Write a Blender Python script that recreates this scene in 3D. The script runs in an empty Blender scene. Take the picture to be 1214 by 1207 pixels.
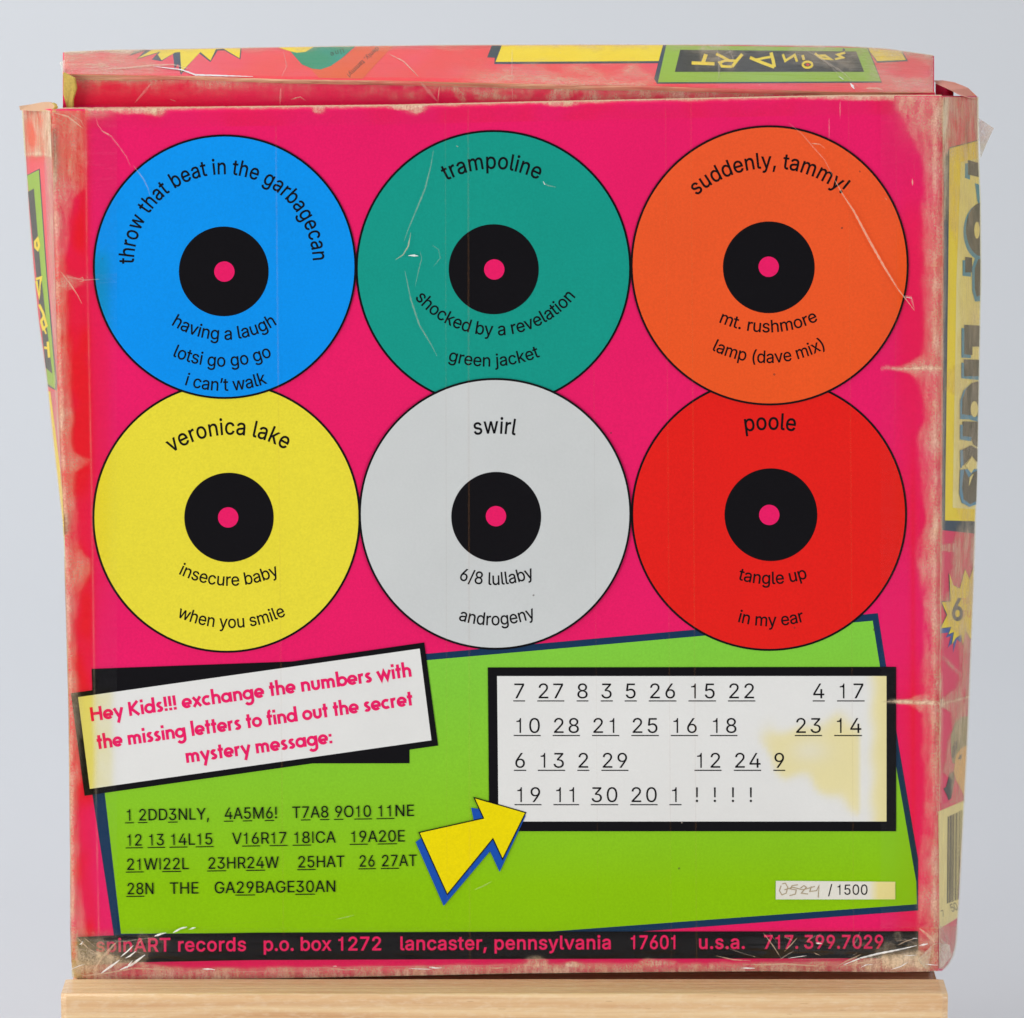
import bpy, bmesh, math, random
import numpy as np
from mathutils import Vector, Matrix
from mathutils.geometry import tessellate_polygon, delaunay_2d_cdt
R = math.radians
scene = bpy.context.scene
COL = scene.collection

# ------------------------------------------------------------------ camera, world, lights, exposure
LEAN = R(5)            # the box and its easel lean back
PITCH = R(11)          # camera looks down on the box face by this angle
DIST = 1.0
PXM = 0.00018          # metres per photo pixel at the box face
BASE_Z = 0.062         # ledge top above the table
CA, SA = math.cos(PITCH), math.sin(PITCH)
K = PXM / DIST
# height of the aim point above the bottom edge of the box (photo row 1156)
def _z_at(py):
    ry, rz = CA - (py - 603.5) * K * -0 - (py - 603.5) * K * SA, -SA - (py - 603.5) * K * CA
    return DIST * SA + rz * (DIST * CA) / ry
AIM = -_z_at(1156)
CAM = Vector((0, -DIST * CA, DIST * SA + AIM))
FRAME = Matrix.Translation((0, 0, BASE_Z)) @ Matrix.Rotation(-LEAN, 4, 'X')

cam_data = bpy.data.cameras.new("camera")
cam = bpy.data.objects.new("camera", cam_data)
COL.objects.link(cam)
cam.matrix_world = FRAME @ Matrix.Translation(CAM) @ Matrix.Rotation(R(90) - PITCH, 4, 'X')
cam_data.sensor_width = 36
cam_data.lens = 36 * DIST / (1214 * PXM)
cam_data.clip_start = 0.05
cam_data.clip_end = 50
cam_data.dof.use_dof = True
cam_data.dof.focus_distance = 1.0
cam_data.dof.aperture_fstop = 26
scene.camera = cam

world = bpy.data.worlds.new("World")
scene.world = world
world.use_nodes = True
world.node_tree.nodes["Background"].inputs[0].default_value = (0.93, 0.965, 1.0, 1)
world.node_tree.nodes["Background"].inputs[1].default_value = 0.25

def area(name, loc, target, size, size_y, power, color=(1, 1, 1)):
    l = bpy.data.lights.new(name, 'AREA')
    l.shape = 'RECTANGLE'; l.size = size; l.size_y = size_y; l.energy = power; l.color = color
    o = bpy.data.objects.new(name, l); COL.objects.link(o)
    o.location = loc
    o.rotation_euler = (Vector(target) - Vector(loc)).to_track_quat('-Z', 'Y').to_euler()
    return o
area("softbox_left", (-1.15, -0.95, 0.40), (0, 0, 0.16), 0.7, 0.6, 11.3, (1.0, 0.985, 0.965))
area("softbox_right", (1.15, -0.95, 0.40), (0, 0, 0.16), 0.6, 0.6, 8.8, (1.0, 0.985, 0.965))
area("softbox_backdrop", (-0.55, 0.12, 1.2), (-0.16, 0.36, 0.0), 0.9, 0.7, 12.2, (0.95, 0.975, 1.0))
scene.view_settings.view_transform = 'Standard'
scene.view_settings.look = 'None'
scene.view_settings.exposure = 0
scene.view_settings.gamma = 1
scene.render.engine = 'CYCLES'
scene.cycles.max_bounces = 10
scene.cycles.transparent_max_bounces = 24

# ------------------------------------------------------------------ photo calibration: a ray through a photo pixel meets a plane
def unproject(px, py, depth):
    a, b = (px - 607) * K, (py - 603.5) * K
    rx, ry, rz = a, CA - b * SA, -SA - b * CA
    t = (depth - CAM.y) / ry
    return Vector((CAM.x + rx * t, depth, CAM.z + rz * t))

def interp(tab, v):
    return float(np.interp(v, [p[0] for p in tab], [p[1] for p in tab]))

# fold lines of the box measured along the photo (row -> column, column -> row)
FL = [(120, 61), (300, 66), (460, 70), (560, 74), (660, 77.5), (840, 82.5), (1020, 84.5), (1100, 84.5), (1140, 86), (1165, 90)]
FR = [(105, 1117), (300, 1116), (640, 1114), (950, 1112.5), (1100, 1112), (1155, 1112)]
FT = [(55, 131), (75, 129), (120, 129.5), (300, 127), (470, 125), (620, 121.5), (860, 116.5), (1000, 113.5), (1120, 113.5)]
FB = [(84, 1158), (110, 1161), (200, 1161.5), (300, 1160), (450, 1157), (620, 1153.5), (900, 1151), (1060, 1152), (1115, 1151)]
BL = [(115, 25), (126, 27), (190, 31), (250, 34.5), (330, 41), (380, 46), (450, 56), (500, 61), (560, 68), (620, 75), (700, 81), (850, 86), (1165, 94)]
BR = [(105, 1158.5), (180, 1159), (240, 1161.5), (330, 1162), (480, 1159), (560, 1157.5), (640, 1155), (780, 1150), (860, 1147), (960, 1142), (1060, 1137), (1118, 1133), (1132, 1130), (1142, 1125), (1152, 1116)]
RIDGE = [(70, 88), (90, 88.5), (230, 91), (340, 95), (500, 97), (680, 101.5), (760, 102.5), (880, 106.5), (1000, 109.5), (1112, 110)]
TOPE = [(70, 62.5), (120, 60), (340, 56), (500, 54), (680, 53.3), (880, 53.3), (1000, 55), (1050, 58), (1106, 66), (1112, 67)]
BACK = 0.045
MM = 0.001
LV = 0.03 * MM

def warp(px, py):
    return (0.35 * math.sin(px / 190 + 1.0) * math.cos(py / 240) + 0.18 * math.sin(px / 83 + py / 120)
            + 0.10 * math.sin(py / 61 + 2)) * MM
def face(px, py, lv=0):
    return unproject(px, py, warp(px, py) - lv * LV)
def side(px, py, lv, F, B, sgn):
    xf, xb = interp(F, py), interp(B, py)
    t = (px - xf) / (xb - xf) if abs(xb - xf) > 0.5 else 0
    t = max(-0.02, min(1.0, t))
    p = unproject(xf, py, warp(xf, py)).lerp(unproject(xb, py, BACK), t)
    bow = math.sin(max(0, t) * math.pi) * math.sin(py / 150) * 0.06 * MM
    return p + Vector((sgn * (lv * LV * 0.5 + bow), -lv * LV * 0.2, 0))
def side_r(px, py, lv=0): return side(px, py, lv, FR, BR, 1)
def side_l(px, py, lv=0): return side(px, py, lv, FL, BL, -1)
RD = 0.007             # depth of the tray ridge behind the face
def top(px, py, lv=0):
    yr, yt = interp(RIDGE, px), interp(TOPE, px)
    t = max(-0.02, min(1.0, (yr - py) / (yr - yt)))
    p = unproject(px, yr, RD).lerp(unproject(px, yt, BACK), t)
    return p + Vector((0, -lv * LV * 0.2, lv * LV * 0.35))
def tray(px, py, lv=0):
    return unproject(px, py, RD - lv * LV + 0.0004 * math.sin(px / 70))

# ------------------------------------------------------------------ objects
def obj(name, verts, faces, mat, parent=None, smooth=True, label=None, kind=None):
    me = bpy.data.meshes.new(name)
    me.from_pydata([tuple(v) for v in verts], [], faces)
    me.update()
    if smooth: me.polygons.foreach_set("use_smooth", [True] * len(me.polygons))
    o = bpy.data.objects.new(name, me)
    COL.objects.link(o)
    if mat: me.materials.append(mat)
    if parent: o.parent = parent
    if label: o["label"] = label
    if kind: o["kind"] = kind
    return o

def srgb(r, g, b, k=1.0):
    f = lambda c: (c / 255 / 12.92 if c / 255 <= 0.04045 else ((c / 255 + 0.055) / 1.055) ** 2.4)
    return tuple(min(0.93, f(c) * k) for c in (r, g, b)) + (1,)

# ------------------------------------------------------------------ materials
class N:
    def __init__(s, name):
        s.m = bpy.data.materials.new(name); s.m.use_nodes = True
        s.t = s.m.node_tree; s.t.nodes.clear()
    def n(s, typ, **kw):
        nd = s.t.nodes.new(typ)
        for k, v in kw.items():
            if k.startswith('i_'):
                key = k[2:]; key = int(key) if key.isdigit() else key.replace('_', ' ')
                nd.inputs[key].default_value = v
            else: setattr(nd, k, v)
        return nd
    def l(s, a, b): s.t.links.new(a, b)
    def math(s, op, a, b=None, c=None, clamp=False):
        nd = s.n('ShaderNodeMath', operation=op); nd.use_clamp = clamp
        for i, v in enumerate((a, b, c)):
            if v is None: continue
            if isinstance(v, (int, float)): nd.inputs[i].default_value = v
            else: s.l(v, nd.inputs[i])
        return nd.outputs[0]
    def mix(s, f, a, b, blend='MIX'):
        nd = s.n('ShaderNodeMix', data_type='RGBA', blend_type=blend)
        for i, v in ((0, f), (6, a), (7, b)):
            if isinstance(v, (int, float)): nd.inputs[i].default_value = v
            elif isinstance(v, tuple): nd.inputs[i].default_value = v
            else: s.l(v, nd.inputs[i])
        return nd.outputs[2]
    def coords(s, scale=(1, 1, 1)):
        tc = s.n('ShaderNodeTexCoord'); mp = s.n('ShaderNodeMapping')
        mp.inputs['Scale'].default_value = scale
        s.l(tc.outputs['Object'], mp.inputs[0]); return mp.outputs[0]
    def noise(s, vec, scale, detail=3, rough=0.55):
        nd = s.n('ShaderNodeTexNoise'); nd.inputs['Scale'].default_value = scale
        nd.inputs['Detail'].default_value = detail; nd.inputs['Roughness'].default_value = rough
        s.l(vec, nd.inputs['Vector']); return nd.outputs['Fac']
    def out(s, sh):
        o = s.n('ShaderNodeOutputMaterial'); s.l(sh, o.inputs[0]); return s.m

def ink(name, c, c2=None, zr=None, rough=0.42, grain=0.15, specks=True, stain=None):
    """laminated printing on card: halftone grain, faint mottling, tiny pale knocks in the ink"""
    m = N(name)
    v = m.coords()
    col = c
    if c2:
        tc = m.n('ShaderNodeTexCoord'); sp = m.n('ShaderNodeSeparateXYZ'); m.l(tc.outputs['Object'], sp.inputs[0])
        mr = m.n('ShaderNodeMapRange'); mr.inputs[1].default_value = zr[0]; mr.inputs[2].default_value = zr[1]
        m.l(sp.outputs[2], mr.inputs[0]); col = m.mix(mr.outputs[0], c, c2)
    if stain:
        at = m.n('ShaderNodeAttribute', attribute_name='stain')
        col = m.mix(at.outputs['Fac'], col, stain)
    g = m.noise(v, 2100, 3, 0.7)
    big = m.noise(v, 45, 4, 0.6)
    br = m.math('ADD', m.math('MULTIPLY_ADD', g, grain * 2, 1 - grain), m.math('MULTIPLY_ADD', big, 0.12, -0.06))
    hsv = m.n('ShaderNodeHueSaturation')
    if isinstance(col, tuple): hsv.inputs['Color'].default_value = col
    else: m.l(col, hsv.inputs['Color'])
    m.l(br, hsv.inputs['Value'])
    colr = hsv.outputs[0]
    if specks:
        vo = m.n('ShaderNodeTexVoronoi'); vo.inputs['Scale'].default_value = 190; m.l(v, vo.inputs['Vector'])
        near = m.math('LESS_THAN', m.math('MULTIPLY_ADD', g, 0.10, vo.outputs['Distance']), 0.095)
        sx = m.n('ShaderNodeSeparateColor'); m.l(vo.outputs['Color'], sx.inputs[0])
        f = m.math('MULTIPLY', near, m.math('GREATER_THAN', sx.outputs[0], 0.975))
        colr = m.mix(m.math('MULTIPLY', f, 0.55), colr, srgb(225, 205, 190))
        f2 = m.math('MULTIPLY', near, m.math('LESS_THAN', sx.outputs[1], 0.012))
        colr = m.mix(m.math('MULTIPLY', f2, 0.6), colr, srgb(70, 50, 45))
    b = m.n('ShaderNodeBsdfPrincipled'); m.l(colr, b.inputs['Base Color'])
    b.inputs['Roughness'].default_value = rough
    b.inputs['Specular IOR Level'].default_value = 0.10
    h = m.math('ADD', m.math('MULTIPLY', m.noise(v, 1400, 2), 0.25), m.noise(v, 120, 3))
    bu = m.n('ShaderNodeBump'); bu.inputs['Strength'].default_value = 0.22; bu.inputs['Distance'].default_value = 0.0004
    m.l(h, bu.inputs['Height']); m.l(bu.outputs[0], b.inputs['Normal'])
    return m.out(b.outputs[0])

M = {}
M['pink'] = ink('pink_print', srgb(229, 26, 98))
M['pink_dark'] = ink('pink_tray_print', srgb(232, 30, 88))
M['coral'] = ink('coral_side_print', srgb(242, 66, 92))
M['pale_pink'] = ink('faded_pink_print', srgb(222, 96, 120))
M['black'] = ink('black_print', srgb(14, 12, 16), grain=0.15)
M['char'] = ink('charcoal_print', srgb(56, 58, 62), grain=0.15)
M['navy'] = ink('navy_print', srgb(22, 52, 84))
M['green'] = ink('green_print', srgb(136, 190, 4), srgb(126, 198, 62), (0.02, 0.075))
M['green2'] = ink('side_green_print', srgb(150, 188, 40))
M['white'] = ink('white_print', srgb(221, 220, 217), stain=srgb(226, 212, 142), specks=False, grain=0.03)
M['blue'] = ink('blue_print', srgb(4, 138, 230), srgb(6, 145, 232), (0.10, 0.2))
M['teal'] = ink('teal_print', srgb(18, 147, 131))
M['orange'] = ink('orange_print', srgb(232, 84, 32), srgb(232, 87, 44), (0.12, 0.2))
M['yellow'] = ink('yellow_print', srgb(227, 212, 56))
M['grey'] = ink('pale_grey_print', srgb(199, 201, 200), grain=0.05)
M['red'] = ink('red_print', srgb(224, 30, 24))
M['arrow'] = ink('arrow_yellow_print', srgb(232, 212, 0))
M['royal'] = ink('royal_blue_print', srgb(24, 78, 170))
M['cyan'] = ink('cyan_print', srgb(26, 140, 206))
M['cream'] = ink('cream_print', srgb(240, 226, 160), grain=0.05)
M['sun'] = ink('side_yellow_print', srgb(246, 218, 10))
M['peach'] = ink('peach_print', srgb(236, 186, 110))
M['olive'] = ink('olive_print', srgb(150, 142, 100))
M['salmon'] = ink('salmon_print', srgb(226, 130, 70))
M['pencil'] = ink('pencil_mark', srgb(168, 150, 120), grain=0.4, specks=False)
M['kraft'] = ink('bare_card', srgb(206, 160, 122), grain=0.12, specks=False)
M['tan'] = ink('torn_tan_card', srgb(196, 168, 84), grain=0.45, specks=False)
M['flap_card'] = ink('scuffed_pink_card', srgb(226, 140, 116), grain=0.25, specks=False)

def film_mat():
    """old clear tape: yellow tint where it sticks, milky cream where air has got under it, glossy and puckered"""
    m = N('old_clear_tape')
    v = m.coords(); vs = m.coords((1, 1, 0.22)); vh = m.coords((0.25, 1, 1))
    hz = m.n('ShaderNodeAttribute', attribute_name='haze')
    tn = m.n('ShaderNodeAttribute', attribute_name='tint')
    cr = m.n('ShaderNodeAttribute', attribute_name='crumple')
    fine = m.noise(v, 2600, 3, 0.75)
    fib = m.noise(vs, 900, 3, 0.6)
    patch = m.noise(v, 150, 4, 0.6)
    nn = m.math('ADD', m.math('MULTIPLY_ADD', fine, 1.5, -0.78), m.math('MULTIPLY_ADD', fib, 1.5, -0.78))
    nn = m.math('ADD', nn, m.math('MULTIPLY_ADD', patch, 1.6, -0.8))
    a = m.math('MULTIPLY', hz.outputs['Fac'], m.math('ADD', nn, 0.74), clamp=True)
    tr = m.n('ShaderNodeBsdfTransparent')
    m.l(m.mix(tn.outputs['Fac'], (1, 1, 1, 1), (1.0, 0.93, 0.42, 1)), tr.inputs[0])
    df = m.n('ShaderNodeBsdfDiffuse')
    m.l(m.mix(m.noise(v, 260, 3, 0.6), srgb(216, 184, 132), srgb(238, 220, 200)), df.inputs[0])
    mx = m.n('ShaderNodeMixShader'); m.l(a, mx.inputs[0]); m.l(tr.outputs[0], mx.inputs[1]); m.l(df.outputs[0], mx.inputs[2])
    gl = m.n('ShaderNodeBsdfGlossy'); gl.inputs['Roughness'].default_value = 0.14
    bu = m.n('ShaderNodeBump'); bu.inputs['Distance'].default_value = 0.0012
    m.l(m.math('MULTIPLY_ADD', cr.outputs['Fac'], 0.95, 0.05), bu.inputs['Strength'])
    ridged = m.math('ABSOLUTE', m.math('SUBTRACT', m.noise(vh, 190, 3, 0.5), 0.5))
    m.l(m.math('ADD', m.math('MULTIPLY', ridged, 2.0), m.math('MULTIPLY', fine, 0.05)), bu.inputs['Height'])
    m.l(bu.outputs[0], gl.inputs['Normal'])
    lw = m.n('ShaderNodeFresnel'); lw.inputs[0].default_value = 1.38; m.l(bu.outputs[0], lw.inputs['Normal'])
    mg = m.n('ShaderNodeMixShader'); m.l(m.math('MULTIPLY', m.math('MINIMUM', lw.outputs[0], 0.10), m.math('MULTIPLY_ADD', cr.outputs['Fac'], 2.6, 0.2), clamp=True), mg.inputs[0])
    m.l(mx.outputs[0], mg.inputs[1]); m.l(gl.outputs[0], mg.inputs[2])
    return m.out(mg.outputs[0])
M['film'] = film_mat()

def crease_mat(name, alpha, col, gloss=0.35):
    m = N(name)
    v = m.coords()
    tr = m.n('ShaderNodeBsdfTransparent')
    b = m.n('ShaderNodeBsdfPrincipled'); b.inputs['Base Color'].default_value = col
    b.inputs['Roughness'].default_value = gloss
    mx = m.n('ShaderNodeMixShader')
    m.l(m.math('MULTIPLY', m.math('MULTIPLY_ADD', m.noise(v, 700, 3, 0.7), 2.6, -0.35, clamp=True), alpha), mx.inputs[0])
    m.l(tr.outputs[0], mx.inputs[1]); m.l(b.outputs[0], mx.inputs[2])
    return m.out(mx.outputs[0])
M['crease'] = crease_mat('tape_crease_and_glint', 0.50, srgb(234, 204, 172))
M['crease_soft'] = crease_mat('tape_crease_faint', 0.22, srgb(226, 206, 186))
M['seam'] = crease_mat('tape_seam', 0.06, srgb(190, 130, 70))
M['glint'] = crease_mat('painted_glint', 1.0, srgb(244, 243, 240), 0.15)  # near-white colour paints the glints of light on the tape
M['flap'] = crease_mat('loose_tape', 0.34, srgb(232, 228, 208), 0.3)

def wood_mat():
    m = N('pale_pine')
    v = m.coords((0.06, 1, 1)); v2 = m.coords((0.02, 1, 1))
    wv = m.n('ShaderNodeTexWave', wave_type='BANDS', bands_direction='Z'); wv.inputs['Scale'].default_value = 70
    wv.inputs['Distortion'].default_value = 9; wv.inputs['Detail'].default_value = 3; wv.inputs['Detail Scale'].default_value = 0.9
    m.l(v, wv.inputs['Vector'])
    n1 = m.noise(v2, 800, 4, 0.65); n2 = m.noise(v, 60, 3, 0.6); n3 = m.noise(m.coords((0.3, 1, 1)), 900, 3, 0.7)
    c = m.mix(n2, srgb(228, 188, 138), srgb(242, 214, 170))
    c = m.mix(m.math('MULTIPLY', wv.outputs['Fac'], 0.5), c, srgb(214, 162, 112))
    c = m.mix(m.math('MULTIPLY_ADD', n1, 1.8, -0.72, clamp=True), c, srgb(190, 132, 88))
    c = m.mix(m.math('MULTIPLY_ADD', n3, 1.3, -0.62, clamp=True), c, srgb(242, 222, 190))
    vo = m.n('ShaderNodeTexVoronoi'); vo.inputs['Scale'].default_value = 700; m.l(m.coords((0.12, 1, 1)), vo.inputs['Vector'])
    c = m.mix(m.math('MULTIPLY', m.math('LESS_THAN', m.math('MULTIPLY_ADD', n3, 0.25, vo.outputs['Distance']), 0.20), 0.28), c, srgb(160, 104, 66))
    b = m.n('ShaderNodeBsdfPrincipled'); m.l(c, b.inputs['Base Color']); b.inputs['Roughness'].default_value = 0.24
    bu = m.n('ShaderNodeBump'); bu.inputs['Strength'].default_value = 0.3; bu.inputs['Distance'].default_value = 0.0006
    m.l(m.math('ADD', n1, n3), bu.inputs['Height']); m.l(bu.outputs[0], b.inputs['Normal'])
    return m.out(b.outputs[0])
M['wood'] = wood_mat()

def paper_mat():
    m = N('seamless_paper')
    v = m.coords()
    c = m.mix(m.noise(v, 3, 3), srgb(207, 209, 213), srgb(211, 213, 216))
    b = m.n('ShaderNodeBsdfPrincipled'); m.l(c, b.inputs['Base Color']); b.inputs['Roughness'].default_value = 0.85
    b.inputs['Specular IOR Level'].default_value = 0.2
    return m.out(b.outputs[0])
M['paper'] = paper_mat()

# ------------------------------------------------------------------ setting: white sweep of paper, floor running up into a wall
pts = [(-1.6, 0.0), (-0.2, 0.0), (0.42, 0.0)]
for i in range(1, 21):
    a = R(90) * i / 20
    pts.append((0.42 + 0.75 * math.sin(a), 0.75 - 0.75 * math.cos(a)))
pts.append((1.17, 2.6))
vs, fs = [], []
xs = [-2.2, -0.8, 0.8, 2.2]
for y, z in pts:
    for x in xs: vs.append((x, y, z))
for i in range(len(pts) - 1):
    for j in range(3):
        a = i * 4 + j; fs.append((a, a + 1, a + 5, a + 4))
obj('backdrop', vs, fs, M['paper'], kind='structure')

# ------------------------------------------------------------------ easel
easel = bpy.data.objects.new('display_easel', None); COL.objects.link(easel)
easel.matrix_world = FRAME
easel["label"] = "pale pine display easel whose ledge carries the pink record box"
easel["category"] = "easel"
def ext_x(name, prof, x0, x1, mat, parent, bev=0.0, bow=0.0):
    """profile (y, z) extruded along x, ends pulled in a little so that the end grain edge is eased"""
    n = len(prof); cy = sum(p[0] for p in prof) / n; cz = sum(p[1] for p in prof) / n
    vs, rings = [], [(x0, 1 - bev), (x0 + 0.0012, 1.0)]
    rings += [(x0 + (x1 - x0) * i / 12, 1.0) for i in range(1, 12)]
    rings += [(x1 - 0.0012, 1.0), (x1, 1 - bev)]
    for x, s in rings:
        for y, z in prof: vs.append((x, cy + (y - cy) * s, cz + (z - cz) * s))
    fs = [tuple(range(n))[::-1], tuple(range(len(vs) - n, len(vs)))]
    for r in range(len(rings) - 1):
        for i in range(n):
            a, b = r * n + i, r * n + (i + 1) % n
            fs.append((a, b, b + n, a + n))
    o = obj(name, vs, fs, mat, parent, smooth=False)
    return o
YF = -0.0125
zt = unproject(607, 1158, 0).z                      # the ledge top the box stands on
def rounded(y0, y1, z0, z1, r, n=6):
    p = []
    for cx, cz, a0 in ((y0 + r, z1 - r, 90), (y0 + r, z0 + r, 180), (y1 - r, z0 + r, 270), (y1 - r, z1 - r, 0)):
        for i in range(n + 1):
            a = R(a0 + 90 * i / n); p.append((cx + r * math.cos(a), cz + r * math.sin(a)))
    return p
xl = unproject(72, 1190, YF).x; xr = unproject(1124, 1190, YF).x
# lip and groove added for the dark line of shade under the box; the box rests on the shoulder behind it
YF = -0.0145
zl = unproject(607, 1161.5, -0.0035).z
prof = [(0.052, zt), (0.0312, zt), (0.0300, zt - 0.0008), (0.0290, zt - 0.0045), (-0.0016, zt - 0.0045), (-0.0022, zl - 0.0012), (-0.0032, zl)]
for i in range(0, 7):
    a = R(90 * i / 6); prof.append((YF + 0.0011 - 0.0011 * math.sin(a), zl - 0.0011 + 0.0011 * math.cos(a)))
prof += [(YF, zt - 0.024), (YF + 0.002, zt - 0.026), (0.052, zt - 0.026)]
xl = unproject(72, 1190, YF).x; xr = unproject(1124, 1190, YF).x
ext_x('ledge', prof, xl, xr, M['wood'], easel, bev=0.03)
def board(name, p0, p1, wx, wy):
    """a straight square-cut bar between two points"""
    p0, p1 = Vector(p0), Vector(p1); d = (p1 - p0).normalized()
    ax = Vector((1, 0, 0)) if abs(d.x) < 0.9 else Vector((0, 0, 1)); ay = d.cross(ax).normalized()
    bm = bmesh.new(); vv = []
    for p in (p0, p1):
        for sx, sy in ((-1, -1), (1, -1), (1, 1), (-1, 1)):
            vv.append(bm.verts.new(p + ax * wx / 2 * sx + ay * wy / 2 * sy))
    for f in ((3, 2, 1, 0), (4, 5, 6, 7), (0, 1, 5, 4), (1, 2, 6, 5), (2, 3, 7, 6), (3, 0, 4, 7)): bm.faces.new([vv[i] for i in f])
    bmesh.ops.bevel(bm, geom=bm.edges[:], offset=0.0012, segments=2, affect='EDGES')
    me = bpy.data.meshes.new(name); bm.to_mesh(me); bm.free(); me.materials.append(M['wood'])
    o = bpy.data.objects.new(name, me); COL.objects.link(o); o.parent = easel; return o
for sx in (-0.055, 0.055): board('upright', (sx, 0.0615, -0.064), (sx, 0.0615, 0.150), 0.018, 0.010)
board('crossbar', (-0.045, 0.0615, 0.120), (0.045, 0.0615, 0.120), 0.016, 0.008)
board('rear_leg', (0, 0.0725, 0.125), (0, 0.135, -0.048), 0.018, 0.010)

# ------------------------------------------------------------------ the box: card panels with thickness
box = bpy.data.objects.new('record_box', None); COL.objects.link(box)
box.matrix_world = FRAME
box["label"] = "worn hot pink card box for singles with six coloured record pictures on its taped back"
box["category"] = "record box"

def slab(name, fn, nu, nv, off, mat, label=None):
    """a bent card panel: fn(u, v) gives its outer face, off its thickness vector"""
    vs = [fn(i / nu, j / nv) for j in range(nv + 1) for i in range(nu + 1)]
    n = len(vs); vs += [p + off for p in vs]
    W = nu + 1; fs = []
    for j in range(nv):
        for i in range(nu):
            a = j * W + i
            fs.append((a, a + W, a + W + 1, a + 1)); fs.append((n + a, n + a + 1, n + a + W + 1, n + a + W))
    for i in range(nu):
        fs.append((i, i + 1, n + i + 1, n + i)); a = nv * W + i; fs.append((a, n + a, n + a + 1, a + 1))
    for j in range(nv):
        a = j * W; fs.append((a, n + a, n + a + W, a + W)); a = j * W + nu; fs.append((a, a + W, n + a + W, n + a))
    o = obj(name, vs, fs, mat, box, label=label)
    o.data.materials.append(M['kraft'])
    k = 2 * nu * nv
    o.data.polygons.foreach_set('material_index', [0] * k + [1] * (len(fs) - k))
    o.data.polygons.foreach_set('use_smooth', [True] * k + [False] * (len(fs) - k))
    return o
def front_px(u, v):
    y0, y1 = 113 + 15 * (1 - u), 1156
    for _ in range(3):
        yl = y0 * (1 - v) + y1 * v
        x = interp(FL, yl) * (1 - u) + interp(FR, yl) * u
        y0, y1 = interp(FT, x), interp(FB, x)
        # rounded, bashed corners
    yl = y0 * (1 - v) + y1 * v
    cut = 7 * max(0, 1 - u / 0.012) ** 2 if v > 0.985 else 0
    return x + cut, yl - 0.6 * cut
slab('front_panel', lambda u, v: face(*front_px(u, v)), 150, 150, Vector((0, 0.0016, 0)), M['pink'])
def wall_fn(F, B, fn, y0, y1):
    def f(u, v):
        py = y0 + (y1 - y0) * v
        return fn(interp(F, py) * (1 - u) + interp(B, py) * u, py)
    return f
slab('side_wall', wall_fn(FR, BR, side_r, 114, 1151), 8, 130, Vector((-0.0014, 0.0004, 0)), M['pink'], "right side wall of the box with yellow title panel and barcode")
lw = wall_fn(FL, BL, side_l, 129, 1158)
slab('side_wall', lw, 8, 130, Vector((0.0014, 0.0004, 0)), M['coral'], "left side wall of the box flaring outwards at the top")
def tf(u, v):
    px = 74.5 + (1107.5 - 74.5) * u
    return top(px, interp(RIDGE, px) * (1 - v) + interp(TOPE, px) * v)
slab('top_wall', tf, 120, 8, Vector((0, 0.0006, -0.0014)), M['coral'], "sagging top wall with green label and yellow bursts")
slab('tray_face', lambda u, v: tray(74.5 + (1108.5 - 74.5) * u, interp(RIDGE, 74.5 + 1034 * u) * (1 - v) + 240 * v, 0), 100, 12,
     Vector((0, 0.0014, 0)), M['pink_dark'], "darker pink inner tray showing above the front panel")
def bottom(u, v):
    px = interp(FL, 1150) * (1 - u) + interp(FR, 1150) * u
    p = face(px, interp(FB, px)); q = unproject(px, 1130, BACK)
    return p.lerp(Vector((q.x, BACK, p.z)), v) + Vector((0, 0.0018 * (1 - v), 0))
slab('bottom_wall', bottom, 60, 4, Vector((0, 0, 0.0012)), M['pink'])
def backp(u, v):
    a, b = unproject(100, 66, BACK), unproject(1075, 1130, BACK)
    return Vector((a.x * (1 - u) + b.x * u, BACK + 0.0012, a.z * (1 - v) + (b.z) * v))
slab('back_panel', backp, 4, 4, Vector((0, 0.0015, 0)), M['coral'])
# a worn, delaminated ridge of card runs along the fold between the tray and its top wall
def lip(u, v):
    px = 76 + (1108 - 76) * u
    h = np.interp(px, [76, 160, 200, 400, 700, 900, 1040, 1108], [6, 7, 4.5, 5, 6, 6, 2.5, 1.5])
    return tray(px, interp(RIDGE, px) - 0.8 + h * v, 3 + 6 * math.sin(v * math.pi))
vs = [lip(i / 160, j / 6) for j in range(7) for i in range(161)]
obj('card_ridge', vs, [(j * 161 + i, (j + 1) * 161 + i, (j + 1) * 161 + i + 1, j * 161 + i + 1) for j in range(6) for i in range(160)], None, box)
def ridge_mat():
    m = N('frayed_card_edge'); v = m.coords((0.04, 1, 1))
    n = m.noise(v, 2200, 4, 0.7)
    c = m.mix(m.math('MULTIPLY_ADD', n, 3.2, -1.1, clamp=True), srgb(166, 96, 74), srgb(228, 178, 140))
    c = m.mix(m.math('MULTIPLY_ADD', m.noise(m.coords(), 60, 3), 3, -1.3, clamp=True), c, srgb(222, 90, 90))
    b = m.n('ShaderNodeBsdfPrincipled'); m.l(c, b.inputs['Base Color']); b.inputs['Roughness'].default_value = 0.5
    return m.out(b.outputs[0])
M['ridge'] = ridge_mat()
bpy.data.objects['card_ridge'].data.materials.append(M['ridge'])

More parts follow.
